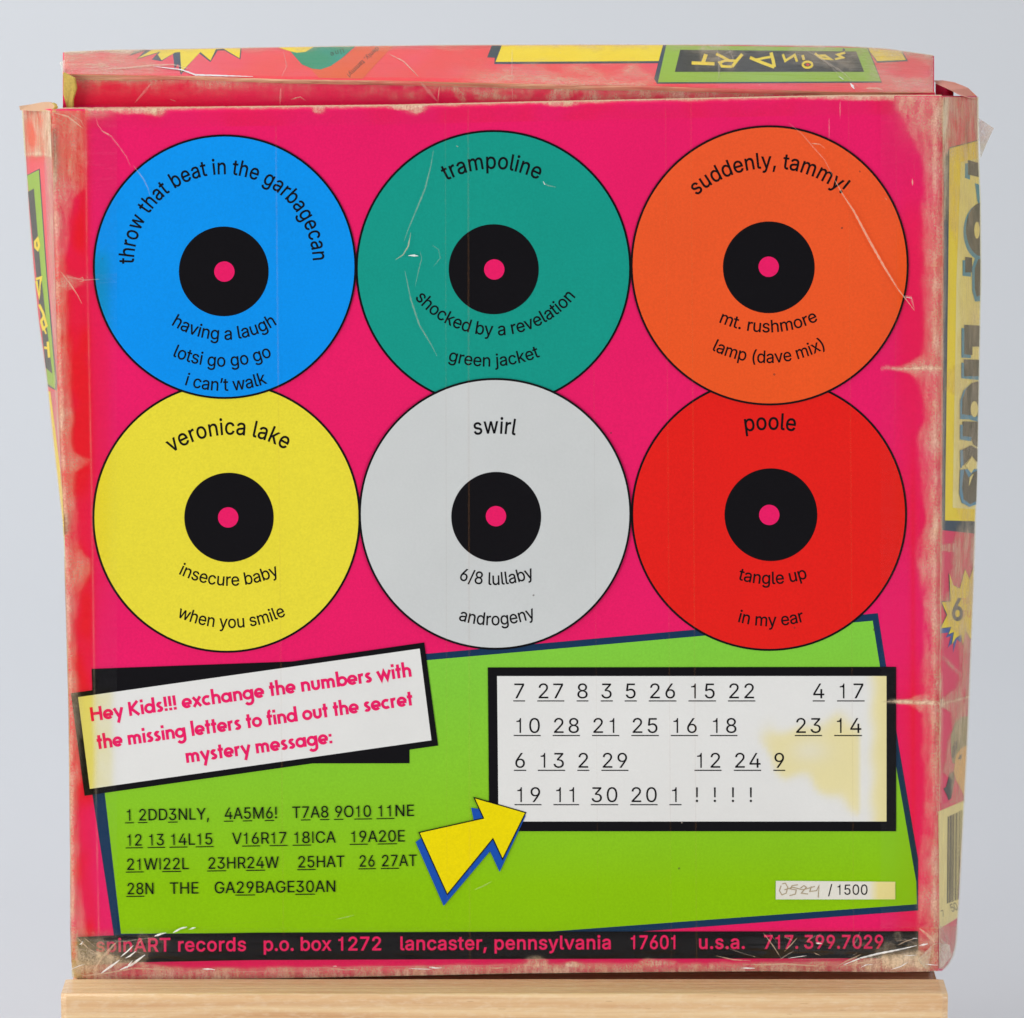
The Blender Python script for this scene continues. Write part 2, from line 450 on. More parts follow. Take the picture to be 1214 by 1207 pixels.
# ------------------------------------------------------------------ print: flat ink shapes laid on the card
def densify(poly, step=10.0):
    out = []
    n = len(poly)
    for i in range(n):
        a, b = poly[i], poly[(i + 1) % n]
        k = max(1, int(math.hypot(b[0] - a[0], b[1] - a[1]) / step))
        for j in range(k): out.append((a[0] + (b[0] - a[0]) * j / k, a[1] + (b[1] - a[1]) * j / k))
    return out
def inside(x, y, poly):
    c = False; n = len(poly); j = n - 1
    for i in range(n):
        xi, yi = poly[i]; xj, yj = poly[j]
        if (yi > y) != (yj > y) and x < (xj - xi) * (y - yi) / (yj - yi) + xi: c = not c
        j = i
    return c
def winding(x, y, poly):
    w = 0; j = len(poly) - 1
    for i in range(len(poly)):
        (xi, yi), (xj, yj) = poly[i], poly[j]
        if (yi > y) != (yj > y) and x < (xj - xi) * (y - yi) / (yj - yi) + xi: w += 1 if yi > yj else -1
        j = i
    return w
def fill(name, poly, surf, lv, mat, parent, step=10.0, label=None, stain=None):
    b = densify(poly, step)
    pts = [Vector(p) for p in b]
    x0, x1 = min(p[0] for p in b), max(p[0] for p in b); y0, y1 = min(p[1] for p in b), max(p[1] for p in b)
    if (x1 - x0) > step and (y1 - y0) > step:
        y = y0 + step * 0.5
        while y < y1:
            x = x0 + step * 0.5
            while x < x1:
                if inside(x, y, poly): pts.append(Vector((x, y)))
                x += step
            y += step
    v, e, f, *_ = delaunay_2d_cdt(pts, [], [list(range(len(b)))[::-1]], 1, 1e-4)
    V = [surf(p.x, p.y, lv) for p in v]
    o = obj(name, V, [tuple(q)[::-1] for q in f], mat, parent, label=label)
    # all print faces the viewer
    if stain:
        a = o.data.attributes.new('stain', 'FLOAT', 'POINT')
        a.data.foreach_set('value', [stain(p.x, p.y) for p in v])
    return o
def ell(cx, cy, rx, ry, n=120):
    return [(cx + rx * math.cos(2 * math.pi * i / n), cy + ry * math.sin(2 * math.pi * i / n)) for i in range(n)]

GL = {   # plain sans-serif letters: width, outlines as x, y pairs
    chr(97): [389, [[160, -9, 126, -5, 94, 5, 68, 22, 48, 45, 35, 73, 30, 108, 34, 138, 43, 161, 58, 179, 78, 193, 100, 203, 125, 211, 178, 220, 234, 227, 252, 230, 265, 235, 273, 243, 276, 255, 276, 257, 273, 279, 267, 297, 256, 311, 240, 322, 220, 329, 196, 331, 171, 329, 149, 322, 132, 313, 118, 301, 107, 288, 100, 274, 41, 291, 57, 322, 79, 346, 104, 364, 133, 375, 163, 382, 194, 384, 239, 379, 263, 372, 286, 360, 306, 343, 322, 320, 333, 290, 337, 251, 337, 0, 277, 0, 277, 52, 272, 52, 252, 25, 236, 12, 215, 1, 190, -6], [170, 45, 202, 49, 228, 59, 248, 74, 263, 93, 272, 115, 276, 138, 276, 190, 259, 182, 231, 176, 200, 171, 175, 168, 134, 159, 117, 150, 103, 139, 95, 124, 92, 105, 94, 87, 102, 72, 114, 61, 130, 52, 149, 47]]],
    chr(98): [424, [[229, -8, 198, -5, 172, 4, 153, 17, 138, 31, 118, 59, 112, 59, 112, 0, 53, 0, 53, 509, 114, 509, 114, 319, 118, 319, 137, 346, 152, 360, 171, 373, 197, 381, 229, 384, 274, 378, 313, 361, 345, 332, 370, 293, 385, 245, 390, 189, 385, 133, 370, 84, 346, 45, 313, 16, 274, -2], [220, 47, 253, 51, 279, 66, 301, 88, 316, 117, 325, 151, 328, 189, 325, 227, 316, 261, 301, 290, 280, 311, 253, 325, 220, 330, 188, 325, 161, 312, 140, 291, 125, 263, 116, 229, 113, 189, 116, 150, 125, 115, 140, 86, 162, 65, 188, 51]]],
    chr(99): [396, [[207, -8, 159, -2, 117, 16, 82, 46, 56, 85, 40, 133, 34, 187, 40, 243, 56, 291, 82, 330, 117, 360, 159, 378, 207, 384, 234, 383, 260, 377, 284, 368, 305, 356, 324, 341, 340, 322, 353, 301, 362, 277, 303, 262, 290, 289, 270, 311, 242, 325, 207, 330, 173, 325, 145, 310, 124, 287, 108, 258, 99, 224, 96, 187, 99, 151, 108, 117, 124, 89, 145, 66, 173, 51, 207, 46, 243, 52, 271, 66, 292, 89, 304, 117, 363, 102, 354, 78, 341, 56, 325, 37, 306, 21, 285, 9, 261, -1, 235, -6]]],
    chr(100): [424, [[195, -8, 151, -2, 111, 16, 79, 45, 55, 84, 39, 133, 34, 189, 39, 245, 55, 293, 79, 332, 112, 361, 151, 378, 196, 384, 228, 381, 253, 373, 272, 360, 287, 346, 306, 319, 311, 319, 311, 509, 372, 509, 372, 0, 313, 0, 313, 59, 307, 59, 287, 31, 272, 17, 252, 4, 227, -5], [205, 47, 236, 51, 263, 65, 284, 86, 299, 115, 309, 150, 312, 189, 309, 229, 300, 263, 284, 291, 263, 312, 237, 325, 205, 330, 172, 325, 145, 311, 124, 290, 108, 261, 99, 227, 96, 189, 99, 151, 109, 117, 124, 88, 145, 66, 172, 51]]],
    chr(101): [404, [[212, -8, 161, -2, 117, 16, 82, 46, 56, 85, 40, 132, 34, 187, 39, 242, 55, 290, 81, 329, 115, 359, 157, 378, 205, 384, 236, 382, 266, 374, 294, 361, 319, 341, 341, 315, 357, 282, 368, 242, 371, 194, 371, 169, 75, 169, 75, 221, 338, 221, 310, 202, 307, 237, 298, 269, 283, 294, 263, 314, 237, 326, 205, 330, 173, 326, 146, 313, 125, 294, 109, 270, 99, 241, 96, 211, 96, 178, 100, 139, 110, 106, 128, 80, 151, 61, 179, 50, 212, 46, 234, 48, 254, 53, 271, 61, 285, 73, 297, 88, 306, 105, 365, 91, 353, 63, 335, 39, 311, 19, 283, 4, 249, -5]]],
    chr(102): [254, [[228, 379, 228, 327, 6, 327, 6, 379], [81, 0, 81, 432, 84, 461, 96, 486, 113, 505, 135, 519, 161, 527, 187, 530, 222, 527, 243, 521, 227, 468, 215, 472, 195, 474, 171, 470, 154, 460, 145, 443, 142, 419, 142, 0]]],
    chr(103): [425, [[207, -151, 168, -148, 134, -140, 105, -127, 82, -110, 64, -91, 51, -69, 101, -41, 122, -66, 136, -78, 154, -88, 178, -95, 207, -97, 249, -92, 282, -75, 298, -58, 308, -34, 311, -6, 311, 68, 306, 68, 287, 41, 272, 28, 252, 16, 227, 8, 195, 5, 152, 10, 113, 27, 80, 53, 55, 90, 39, 136, 34, 191, 39, 246, 55, 293, 80, 332, 112, 361, 152, 378, 196, 384, 228, 382, 253, 373, 273, 360, 288, 346, 308, 319, 313, 319, 313, 379, 372, 379, 372, -9, 367, -54, 350, -90, 324, -117, 291, -136, 251, -147], [205, 59, 237, 63, 264, 75, 285, 95, 300, 121, 309, 154, 312, 193, 309, 231, 300, 264, 285, 291, 264, 312, 237, 325, 205, 330, 172, 325, 145, 312, 124, 290, 109, 262, 99, 229, 96, 193, 99, 155, 109, 123, 124, 96, 145, 76, 172, 63]]],
    chr(104): [410, [[114, 227, 114, 0, 53, 0, 53, 509, 114, 509, 114, 287, 102, 287, 124, 332, 152, 362, 187, 379, 227, 384, 264, 380, 295, 369, 321, 349, 341, 321, 353, 285, 357, 240, 357, 0, 296, 0, 296, 235, 290, 275, 273, 304, 246, 323, 210, 329, 184, 326, 161, 317, 141, 303, 126, 283, 117, 257]]],
    chr(105): [167, [[53, 0, 53, 379, 114, 379, 114, 0], [84, 443, 67, 446, 54, 455, 44, 468, 41, 483, 44, 499, 54, 512, 67, 521, 84, 524, 100, 521, 114, 512, 123, 499, 126, 483, 123, 468, 114, 455, 100, 446]]],
    chr(106): [167, [[53, 379, 114, 379, 114, -30, 111, -63, 102, -90, 86, -113, 65, -129, 37, -139, 4, -143, -10, -143, -10, -87, 2, -87, 25, -83, 40, -72, 50, -54, 53, -29], [83, 443, 67, 446, 53, 455, 44, 468, 41, 483, 44, 499, 53, 512, 67, 521, 83, 524, 100, 521, 114, 512, 123, 499, 126, 483, 123, 468, 114, 455, 100, 446]]],
    chr(107): [381, [[110, 137, 110, 212, 121, 212, 284, 379, 360, 379, 184, 199, 177, 199], [53, 0, 53, 509, 114, 509, 114, 0], [294, 0, 148, 186, 191, 229, 372, 0]]],
    chr(108): [189, [[139, -2, 101, 3, 74, 20, 58, 47, 53, 84, 53, 509, 114, 509, 114, 99, 115, 77, 120, 62, 130, 54, 146, 52, 160, 53, 170, 54, 181, 3, 162, -1]]],
    chr(109): [610, [[53, 0, 53, 379, 112, 379, 112, 295, 108, 295, 118, 323, 132, 346, 151, 363, 172, 376, 195, 384, 219, 386, 257, 380, 287, 361, 309, 331, 321, 295, 312, 295, 322, 321, 337, 343, 357, 361, 381, 375, 407, 383, 437, 386, 468, 383, 497, 372, 522, 354, 541, 328, 553, 296, 557, 255, 557, 0, 496, 0, 496, 254, 493, 279, 485, 298, 473, 313, 447, 326, 419, 330, 395, 328, 374, 320, 358, 307, 345, 290, 338, 270, 335, 247, 335, 0, 274, 0, 274, 260, 269, 288, 253, 311, 229, 326, 199, 330, 178, 328, 158, 320, 140, 307, 126, 289, 117, 266, 114, 238, 114, 0]]],
    chr(110): [410, [[114, 227, 114, 0, 53, 0, 53, 379, 112, 379, 112, 287, 102, 287, 124, 332, 152, 362, 187, 379, 227, 384, 264, 380, 295, 369, 321, 349, 341, 321, 353, 285, 357, 240, 357, 0, 296, 0, 296, 235, 290, 275, 273, 304, 246, 323, 210, 329, 184, 326, 161, 317, 141, 303, 126, 283, 117, 257]]],
    chr(111): [415, [[207, -8, 159, -2, 117, 16, 82, 46, 56, 85, 40, 133, 34, 187, 40, 243, 56, 291, 82, 330, 117, 360, 159, 378, 207, 384, 256, 378, 299, 360, 333, 330, 359, 291, 376, 243, 381, 187, 376, 133, 359, 85, 333, 46, 299, 16, 256, -2], [207, 46, 242, 51, 270, 66, 292, 89, 307, 117, 316, 151, 319, 187, 316, 224, 307, 258, 292, 287, 270, 310, 242, 325, 207, 330, 173, 325, 145, 310, 124, 287, 108, 258, 99, 224, 96, 187, 99, 151, 108, 117, 124, 89, 145, 66, 173, 51]]],
    chr(112): [424, [[53, -143, 53, 379, 112, 379, 112, 319, 118, 319, 137, 346, 152, 360, 171, 373, 197, 381, 229, 384, 274, 378, 313, 361, 345, 332, 370, 293, 385, 245, 390, 189, 385, 133, 370, 84, 346, 45, 313, 16, 274, -2, 229, -8, 198, -5, 173, 4, 153, 17, 138, 31, 118, 59, 114, 59, 114, -143], [220, 47, 253, 51, 279, 66, 301, 88, 316, 117, 325, 151, 328, 189, 325, 227, 316, 261, 301, 290, 280, 311, 253, 325, 220, 330, 188, 325, 161, 312, 140, 291, 125, 263, 116, 229, 113, 189, 116, 150, 125, 115, 140, 86, 162, 65, 188, 51]]],
    chr(113): [424, [[372, -143, 311, -143, 311, 59, 306, 59, 287, 31, 272, 17, 252, 4, 227, -5, 195, -8, 151, -2, 111, 16, 79, 45, 55, 84, 39, 133, 34, 189, 39, 245, 55, 293, 79, 332, 112, 361, 151, 378, 196, 384, 228, 381, 253, 373, 272, 360, 287, 346, 307, 319, 313, 319, 313, 379, 372, 379], [205, 47, 236, 51, 263, 65, 284, 86, 299, 115, 309, 150, 312, 189, 309, 229, 300, 263, 284, 291, 263, 312, 237, 325, 205, 330, 172, 325, 145, 311, 124, 290, 108, 261, 99, 227, 96, 189, 99, 151, 109, 117, 124, 88, 145, 66, 172, 51]]],
    chr(114): [259, [[53, 0, 53, 379, 112, 379, 112, 321, 115, 321, 130, 347, 152, 367, 181, 380, 213, 385, 229, 384, 243, 384, 243, 322, 230, 324, 207, 326, 182, 323, 159, 315, 140, 301, 126, 284, 117, 262, 114, 237, 114, 0]]],
    chr(115): [365, [[182, -8, 145, -5, 112, 3, 84, 18, 62, 38, 45, 63, 36, 94, 94, 107, 105, 79, 124, 60, 150, 49, 181, 45, 217, 50, 244, 62, 262, 81, 268, 103, 265, 121, 254, 136, 237, 147, 212, 155, 149, 170, 104, 186, 72, 208, 53, 237, 47, 274, 51, 305, 65, 332, 87, 354, 115, 370, 149, 381, 187, 384, 223, 381, 254, 372, 279, 358, 299, 339, 314, 316, 324, 290, 268, 277, 258, 298, 243, 316, 219, 328, 187, 333, 156, 329, 131, 317, 114, 299, 109, 277, 112, 258, 124, 243, 144, 232, 172, 223, 229, 209, 275, 194, 306, 171, 325, 142, 331, 107, 326, 75, 312, 47, 290, 24, 260, 6, 223, -5]]],
    chr(116): [227, [[204, 379, 204, 327, 6, 327, 6, 379], [65, 471, 126, 471, 126, 98, 128, 76, 136, 61, 150, 53, 170, 50, 185, 51, 202, 54, 213, 2, 192, -3, 168, -4, 138, -1, 113, 7, 92, 21, 77, 41, 68, 64, 65, 93]]],
    chr(117): [410, [[182, -5, 146, -1, 115, 11, 89, 31, 69, 59, 57, 95, 53, 139, 53, 379, 114, 379, 114, 144, 119, 105, 137, 75, 164, 56, 200, 50, 226, 53, 249, 62, 268, 77, 283, 97, 293, 122, 296, 153, 296, 379, 357, 379, 357, 0, 298, 0, 298, 92, 307, 92, 286, 47, 257, 17, 222, 0]]],
    chr(118): [389, [[163, 0, 17, 379, 84, 379, 165, 155, 187, 87, 206, 21, 184, 21, 203, 87, 224, 155, 305, 379, 371, 379, 226, 0]]],
    chr(119): [567, [[138, 0, 23, 379, 87, 379, 133, 214, 154, 137, 175, 41, 165, 41, 186, 135, 206, 214, 252, 379, 316, 379, 362, 214, 382, 136, 402, 41, 391, 41, 413, 135, 434, 214, 480, 379, 545, 379, 429, 0, 368, 0, 319, 172, 305, 225, 291, 280, 277, 338, 291, 338, 277, 280, 263, 225, 248, 172, 199, 0]]],
    chr(120): [379, [[21, 0, 171, 218, 171, 171, 29, 379, 100, 379, 147, 306, 179, 253, 207, 206, 175, 206, 202, 253, 233, 306, 282, 379, 352, 379, 209, 169, 209, 214, 358, 0, 287, 0, 231, 85, 200, 136, 173, 182, 205, 182, 178, 136, 148, 85, 91, 0]]],
    chr(121): [389, [[47, -139, 61, -86, 71, -87, 88, -90, 104, -89, 118, -84, 130, -74, 141, -58, 151, -36, 163, -1, 17, 379, 84, 379, 165, 155, 187, 87, 206, 21, 184, 21, 202, 87, 224, 155, 305, 379, 371, 379, 204, -58, 191, -85, 177, -107, 159, -124, 139, -136, 117, -143, 91, -145, 65, -143]]],
    chr(122): [380, [[42, 0, 42, 46, 254, 320, 254, 323, 48, 323, 48, 379, 333, 379, 333, 331, 126, 60, 126, 56, 339, 56, 339, 0]]],
    chr(65): [480, [[16, 0, 201, 509, 276, 509, 463, 0, 395, 0, 287, 302, 264, 372, 232, 478, 245, 478, 213, 371, 191, 302, 85, 0], [110, 142, 110, 199, 370, 199, 370, 142]]],
    chr(67): [510, [[267, -7, 225, -3, 186, 7, 150, 25, 119, 49, 92, 79, 70, 115, 53, 157, 44, 203, 40, 254, 44, 305, 53, 352, 70, 393, 92, 429, 119, 459, 150, 484, 186, 501, 225, 512, 267, 516, 305, 513, 340, 504, 373, 490, 402, 471, 427, 447, 448, 418, 463, 385, 473, 348, 408, 348, 401, 373, 389, 395, 375, 413, 357, 428, 337, 440, 315, 449, 292, 454, 267, 456, 223, 450, 184, 432, 150, 403, 125, 364, 109, 314, 103, 254, 109, 194, 125, 145, 151, 105, 184, 76, 223, 59, 267, 53, 292, 55, 315, 60, 337, 69, 357, 81, 375, 96, 389, 114, 401, 136, 408, 160, 473, 160, 463, 124, 448, 91, 428, 62, 402, 38, 373, 19, 341, 5, 305, -4]]],
    chr(68): [502, [[219, 0, 96, 0, 96, 57, 215, 57, 272, 63, 318, 81, 354, 110, 379, 149, 394, 198, 399, 255, 394, 312, 379, 361, 354, 399, 320, 428, 275, 446, 221, 452, 93, 452, 93, 509, 225, 509, 273, 505, 315, 495, 353, 478, 385, 455, 412, 426, 433, 391, 449, 351, 458, 306, 462, 255, 458, 205, 449, 159, 433, 119, 411, 83, 384, 54, 351, 31, 312, 14, 268, 3], [125, 509, 125, 0, 60, 0, 60, 509]]],
    chr(69): [419, [[60, 0, 60, 509, 372, 509, 372, 452, 125, 452, 125, 286, 355, 286, 355, 229, 125, 229, 125, 57, 375, 57, 375, 0]]],
    chr(70): [410, [[60, 0, 60, 509, 369, 509, 369, 452, 125, 452, 125, 278, 346, 278, 346, 221, 125, 221, 125, 0]]],
    chr(71): [520, [[269, -7, 225, -3, 185, 7, 149, 25, 118, 49, 91, 79, 69, 116, 53, 157, 43, 203, 40, 254, 43, 305, 53, 352, 69, 393, 91, 429, 117, 459, 149, 484, 184, 501, 223, 512, 265, 516, 304, 513, 340, 504, 374, 489, 403, 469, 429, 445, 449, 416, 465, 384, 474, 349, 408, 349, 399, 372, 387, 393, 373, 411, 356, 427, 337, 439, 315, 448, 291, 454, 265, 456, 222, 450, 183, 432, 150, 404, 125, 364, 109, 314, 103, 254, 109, 194, 125, 145, 151, 105, 184, 76, 224, 59, 269, 53, 309, 57, 345, 71, 374, 93, 396, 123, 410, 160, 415, 202, 434, 199, 283, 199, 283, 256, 478, 256, 478, 200, 475, 160, 466, 124, 451, 91, 419, 50, 377, 19, 326, 0]]],
    chr(72): [517, [[60, 0, 60, 509, 125, 509, 125, 289, 392, 289, 392, 509, 457, 509, 457, 0, 392, 0, 392, 232, 125, 232, 125, 0]]],
    chr(73): [300, [[31, 0, 31, 57, 118, 57, 118, 452, 31, 452, 31, 509, 269, 509, 269, 452, 183, 452, 183, 57, 269, 57, 269, 0]]],
    chr(76): [393, [[60, 0, 60, 509, 125, 509, 125, 57, 361, 57, 361, 0]]],
    chr(77): [628, [[60, 0, 60, 509, 152, 509, 277, 187, 287, 159, 299, 123, 311, 84, 322, 49, 307, 49, 318, 83, 330, 121, 342, 158, 352, 187, 476, 509, 568, 509, 568, 0, 504, 0, 504, 291, 504, 327, 505, 369, 506, 413, 507, 457, 513, 457, 498, 409, 482, 363, 467, 322, 456, 291, 342, 0, 286, 0, 170, 291, 159, 321, 145, 361, 129, 408, 112, 457, 119, 457, 120, 416, 121, 372, 122, 328, 122, 291, 122, 0]]],
    chr(78): [523, [[60, 0, 60, 509, 136, 509, 343, 183, 363, 151, 388, 107, 414, 55, 405, 54, 401, 108, 399, 157, 399, 195, 399, 509, 463, 509, 463, 0, 387, 0, 202, 290, 177, 331, 148, 381, 108, 452, 119, 454, 122, 384, 124, 328, 125, 291, 125, 0]]],
    chr(79): [533, [[267, -7, 225, -3, 186, 7, 150, 25, 119, 49, 92, 79, 70, 115, 53, 157, 44, 203, 40, 254, 44, 305, 53, 352, 70, 393, 92, 429, 119, 459, 150, 484, 186, 501, 225, 512, 267, 516, 309, 512, 348, 501, 384, 484, 415, 459, 442, 429, 464, 393, 480, 352, 490, 305, 493, 254, 490, 203, 480, 157, 464, 115, 442, 79, 415, 49, 384, 25, 348, 7, 309, -3], [267, 53, 310, 59, 349, 76, 383, 105, 408, 144, 425, 194, 430, 254, 425, 314, 408, 365, 383, 404, 349, 433, 310, 450, 267, 456, 223, 450, 184, 433, 151, 404, 125, 364, 109, 314, 103, 254, 109, 194, 125, 144, 151, 105, 184, 76, 223, 59]]],
    chr(82): [449, [[60, 0, 60, 509, 236, 509, 290, 504, 333, 489, 367, 465, 390, 433, 405, 395, 409, 352, 405, 309, 390, 271, 367, 240, 333, 217, 289, 203, 236, 198, 96, 198, 96, 255, 234, 255, 269, 258, 298, 267, 319, 281, 334, 300, 342, 324, 345, 352, 342, 380, 334, 405, 319, 425, 298, 440, 269, 449, 233, 452, 125, 452, 125, 0], [353, 0, 230, 229, 303, 229, 428, 0]]],
    chr(84): [449, [[32, 452, 32, 509, 417, 509, 417, 452, 257, 452, 257, 0, 193, 0, 193, 452]]],
    chr(85): [517, [[259, -8, 203, -2, 154, 15, 114, 43, 85, 80, 66, 124, 60, 173, 60, 509, 124, 509, 124, 178, 128, 144, 141, 113, 160, 87, 187, 68, 220, 56, 259, 52, 298, 56, 331, 68, 357, 87, 377, 113, 389, 144, 393, 178, 393, 509, 457, 509, 457, 173, 451, 124, 433, 80, 403, 43, 363, 15, 315, -2]]],
    chr(86): [480, [[204, 0, 16, 509, 84, 509, 192, 206, 215, 137, 248, 31, 235, 31, 267, 138, 290, 206, 395, 509, 463, 509, 278, 0]]],
    chr(87): [686, [[155, 0, 16, 509, 82, 509, 163, 196, 175, 145, 187, 94, 197, 40, 189, 40, 200, 94, 211, 145, 224, 196, 306, 509, 380, 509, 462, 196, 474, 145, 486, 94, 497, 40, 488, 40, 499, 94, 510, 145, 523, 196, 603, 509, 670, 509, 530, 0, 455, 0, 368, 323, 351, 391, 336, 475, 350, 475, 335, 395, 318, 323, 230, 0]]],
    chr(89): [472, [[203, 0, 203, 208, 16, 509, 91, 509, 192, 344, 222, 292, 250, 230, 224, 230, 251, 293, 280, 344, 381, 509, 455, 509, 268, 208, 268, 0]]],
    chr(66): [456, [[60, 0, 60, 509, 241, 509, 289, 504, 329, 491, 359, 469, 381, 442, 394, 410, 398, 374, 395, 344, 387, 320, 373, 301, 356, 286, 336, 275, 315, 267, 315, 262, 339, 257, 363, 245, 385, 227, 402, 203, 414, 173, 418, 136, 413, 100, 400, 67, 377, 39, 344, 18, 301, 4, 247, 0], [125, 57, 245, 57, 281, 60, 309, 67, 330, 80, 349, 105, 355, 137, 352, 161, 342, 184, 327, 203, 306, 218, 279, 228, 248, 231, 125, 231], [125, 285, 238, 285, 265, 288, 288, 296, 308, 309, 323, 326, 333, 348, 336, 372, 330, 403, 313, 429, 283, 446, 240, 452, 125, 452]]],
    chr(80): [445, [[60, 0, 60, 509, 235, 509, 289, 503, 332, 487, 366, 462, 390, 430, 404, 391, 409, 348, 404, 304, 390, 265, 366, 233, 332, 207, 289, 191, 235, 186, 109, 186, 109, 242, 233, 242, 269, 246, 297, 256, 318, 272, 333, 294, 342, 319, 344, 348, 342, 376, 333, 402, 318, 423, 297, 439, 268, 449, 232, 452, 125, 452, 125, 0]]],
    chr(83): [447, [[224, -9, 172, -4, 128, 9, 91, 31, 64, 60, 46, 96, 38, 137, 104, 137, 110, 110, 123, 88, 142, 71, 166, 59, 194, 52, 224, 49, 257, 52, 286, 60, 311, 74, 329, 92, 341, 114, 346, 139, 342, 161, 332, 179, 316, 193, 296, 205, 245, 222, 184, 239, 128, 260, 86, 289, 67, 313, 56, 341, 52, 372, 58, 413, 75, 448, 102, 476, 138, 498, 180, 511, 227, 516, 275, 511, 316, 498, 351, 476, 377, 449, 394, 415, 401, 378, 337, 378, 332, 402, 320, 421, 302, 437, 267, 453, 225, 459, 194, 456, 167, 448, 145, 435, 129, 418, 118, 398, 115, 376, 119, 352, 131, 334, 148, 319, 169, 308, 212, 293, 264, 279, 312, 264, 336, 252, 359, 238, 379, 220, 395, 198, 405, 171, 408, 139, 403, 99, 386, 64, 360, 34, 323, 11, 278, -4]]],
    chr(48): [453, [[227, -7, 191, -3, 158, 7, 130, 24, 105, 48, 85, 77, 69, 113, 53, 178, 48, 254, 53, 330, 69, 395, 85, 431, 106, 461, 130, 484, 159, 502, 191, 512, 227, 516, 262, 512, 295, 502, 323, 484, 348, 461, 368, 431, 384, 395, 400, 330, 405, 254, 400, 178, 384, 113, 368, 77, 348, 48, 323, 24, 295, 7, 263, -3], [227, 50, 261, 56, 290, 74, 313, 103, 330, 144, 340, 194, 344, 254, 340, 314, 330, 365, 313, 405, 290, 435, 261, 453, 227, 460, 192, 453, 163, 435, 140, 405, 123, 365, 113, 314, 109, 254, 113, 194, 123, 144, 140, 103, 163, 74, 192, 56]]],
    chr(49): [453, [[76, 0, 76, 55, 391, 55, 391, 0], [276, 509, 276, 0, 212, 0, 212, 448, 209, 448, 86, 358, 86, 427, 198, 509]]],
    chr(50): [453, [[64, 0, 64, 47, 234, 229, 282, 282, 299, 305, 311, 327, 318, 348, 320, 371, 317, 397, 308, 419, 293, 436, 273, 449, 250, 457, 224, 460, 196, 457, 172, 447, 153, 433, 139, 413, 130, 390, 127, 362, 66, 362, 71, 405, 86, 442, 111, 473, 143, 496, 182, 511, 225, 516, 268, 511, 306, 497, 337, 474, 361, 445, 376, 411, 381, 372, 378, 345, 371, 318, 357, 290, 336, 259, 267, 180, 153, 60, 153, 57, 389, 57, 389, 0]]],
    chr(51): [453, [[218, -7, 173, -3, 133, 10, 98, 30, 70, 57, 52, 91, 44, 132, 109, 132, 115, 107, 126, 87, 144, 71, 165, 59, 191, 52, 219, 50, 248, 53, 275, 61, 297, 74, 315, 93, 325, 116, 329, 145, 326, 172, 316, 196, 299, 217, 275, 234, 242, 244, 201, 248, 157, 248, 157, 299, 288, 448, 288, 452, 70, 452, 70, 509, 372, 509, 372, 461, 211, 278, 211, 289, 264, 288, 308, 276, 344, 253, 371, 222, 387, 186, 393, 145, 387, 103, 370, 66, 344, 36, 309, 12, 266, -2]]],
    chr(52): [453, [[40, 105, 40, 158, 247, 509, 311, 509, 109, 166, 109, 163, 413, 163, 413, 105], [282, 0, 282, 121, 282, 146, 282, 318, 343, 318, 343, 0]]],
    chr(53): [453, [[221, -7, 178, -2, 140, 11, 108, 32, 83, 60, 66, 93, 60, 130, 122, 130, 127, 108, 138, 89, 154, 73, 173, 60, 196, 52, 221, 50, 250, 53, 276, 64, 298, 82, 314, 104, 324, 131, 328, 162, 324, 193, 314, 221, 297, 244, 275, 262, 248, 273, 218, 277, 192, 275, 167, 268, 145, 258, 128, 246, 67, 253, 96, 509, 366, 509, 366, 452, 151, 452, 134, 301, 136, 301, 155, 315, 178, 325, 203, 331, 229, 334, 263, 330, 294, 321, 321, 306, 345, 285, 364, 260, 379, 231, 388, 199, 391, 163, 385, 117, 369, 76, 343, 41, 309, 15, 268, -1]]],
    chr(54): [453, [[226, -7, 182, -1, 142, 15, 109, 40, 84, 74, 69, 115, 64, 162, 68, 199, 80, 239, 102, 285, 137, 340, 252, 509, 322, 509, 151, 261, 145, 261, 154, 275, 165, 288, 179, 299, 196, 307, 214, 312, 235, 314, 278, 309, 316, 295, 346, 271, 370, 240, 384, 201, 389, 157, 384, 112, 368, 73, 343, 39, 310, 14, 271, -2], [226, 48, 254, 52, 279, 63, 299, 79, 314, 101, 324, 128, 327, 157, 324, 187, 314, 213, 299, 235, 279, 251, 254, 262, 226, 265, 198, 262, 174, 252, 153, 235, 138, 214, 128, 188, 125, 158, 128, 128, 138, 102, 153, 79, 174, 63, 198, 52]]],
    chr(55): [453, [[97, 0, 323, 448, 323, 452, 62, 452, 62, 509, 391, 509, 391, 449, 165, 0]]],
    chr(56): [453, [[226, -7, 178, -2, 136, 11, 101, 33, 74, 62, 57, 96, 52, 135, 55, 166, 65, 195, 81, 220, 101, 241, 125, 256, 153, 265, 153, 267, 119, 282, 93, 308, 76, 342, 70, 380, 75, 417, 90, 450, 114, 477, 146, 498, 184, 511, 226, 516, 269, 511, 306, 498, 337, 477, 361, 450, 377, 417, 382, 380, 376, 342, 359, 308, 333, 282, 300, 267, 300, 265, 327, 256, 351, 241, 372, 220, 387, 195, 397, 166, 401, 135, 395, 96, 378, 62, 352, 33, 317, 11, 275, -2], [226, 49, 258, 52, 285, 60, 307, 74, 323, 91, 333, 113, 337, 139, 333, 165, 322, 189, 305, 208, 283, 223, 256, 232, 226, 235, 196, 232, 169, 223, 147, 208, 130, 189, 119, 165, 115, 139, 119, 113, 129, 91, 145, 74, 167, 60, 195, 52], [226, 290, 252, 292, 274, 300, 293, 313, 307, 330, 316, 351, 319, 376, 316, 399, 308, 420, 294, 437, 275, 449, 252, 457, 226, 460, 200, 457, 177, 449, 159, 437, 145, 420, 136, 399, 133, 376, 136, 351, 145, 330, 159, 313, 178, 300, 201, 292]]],
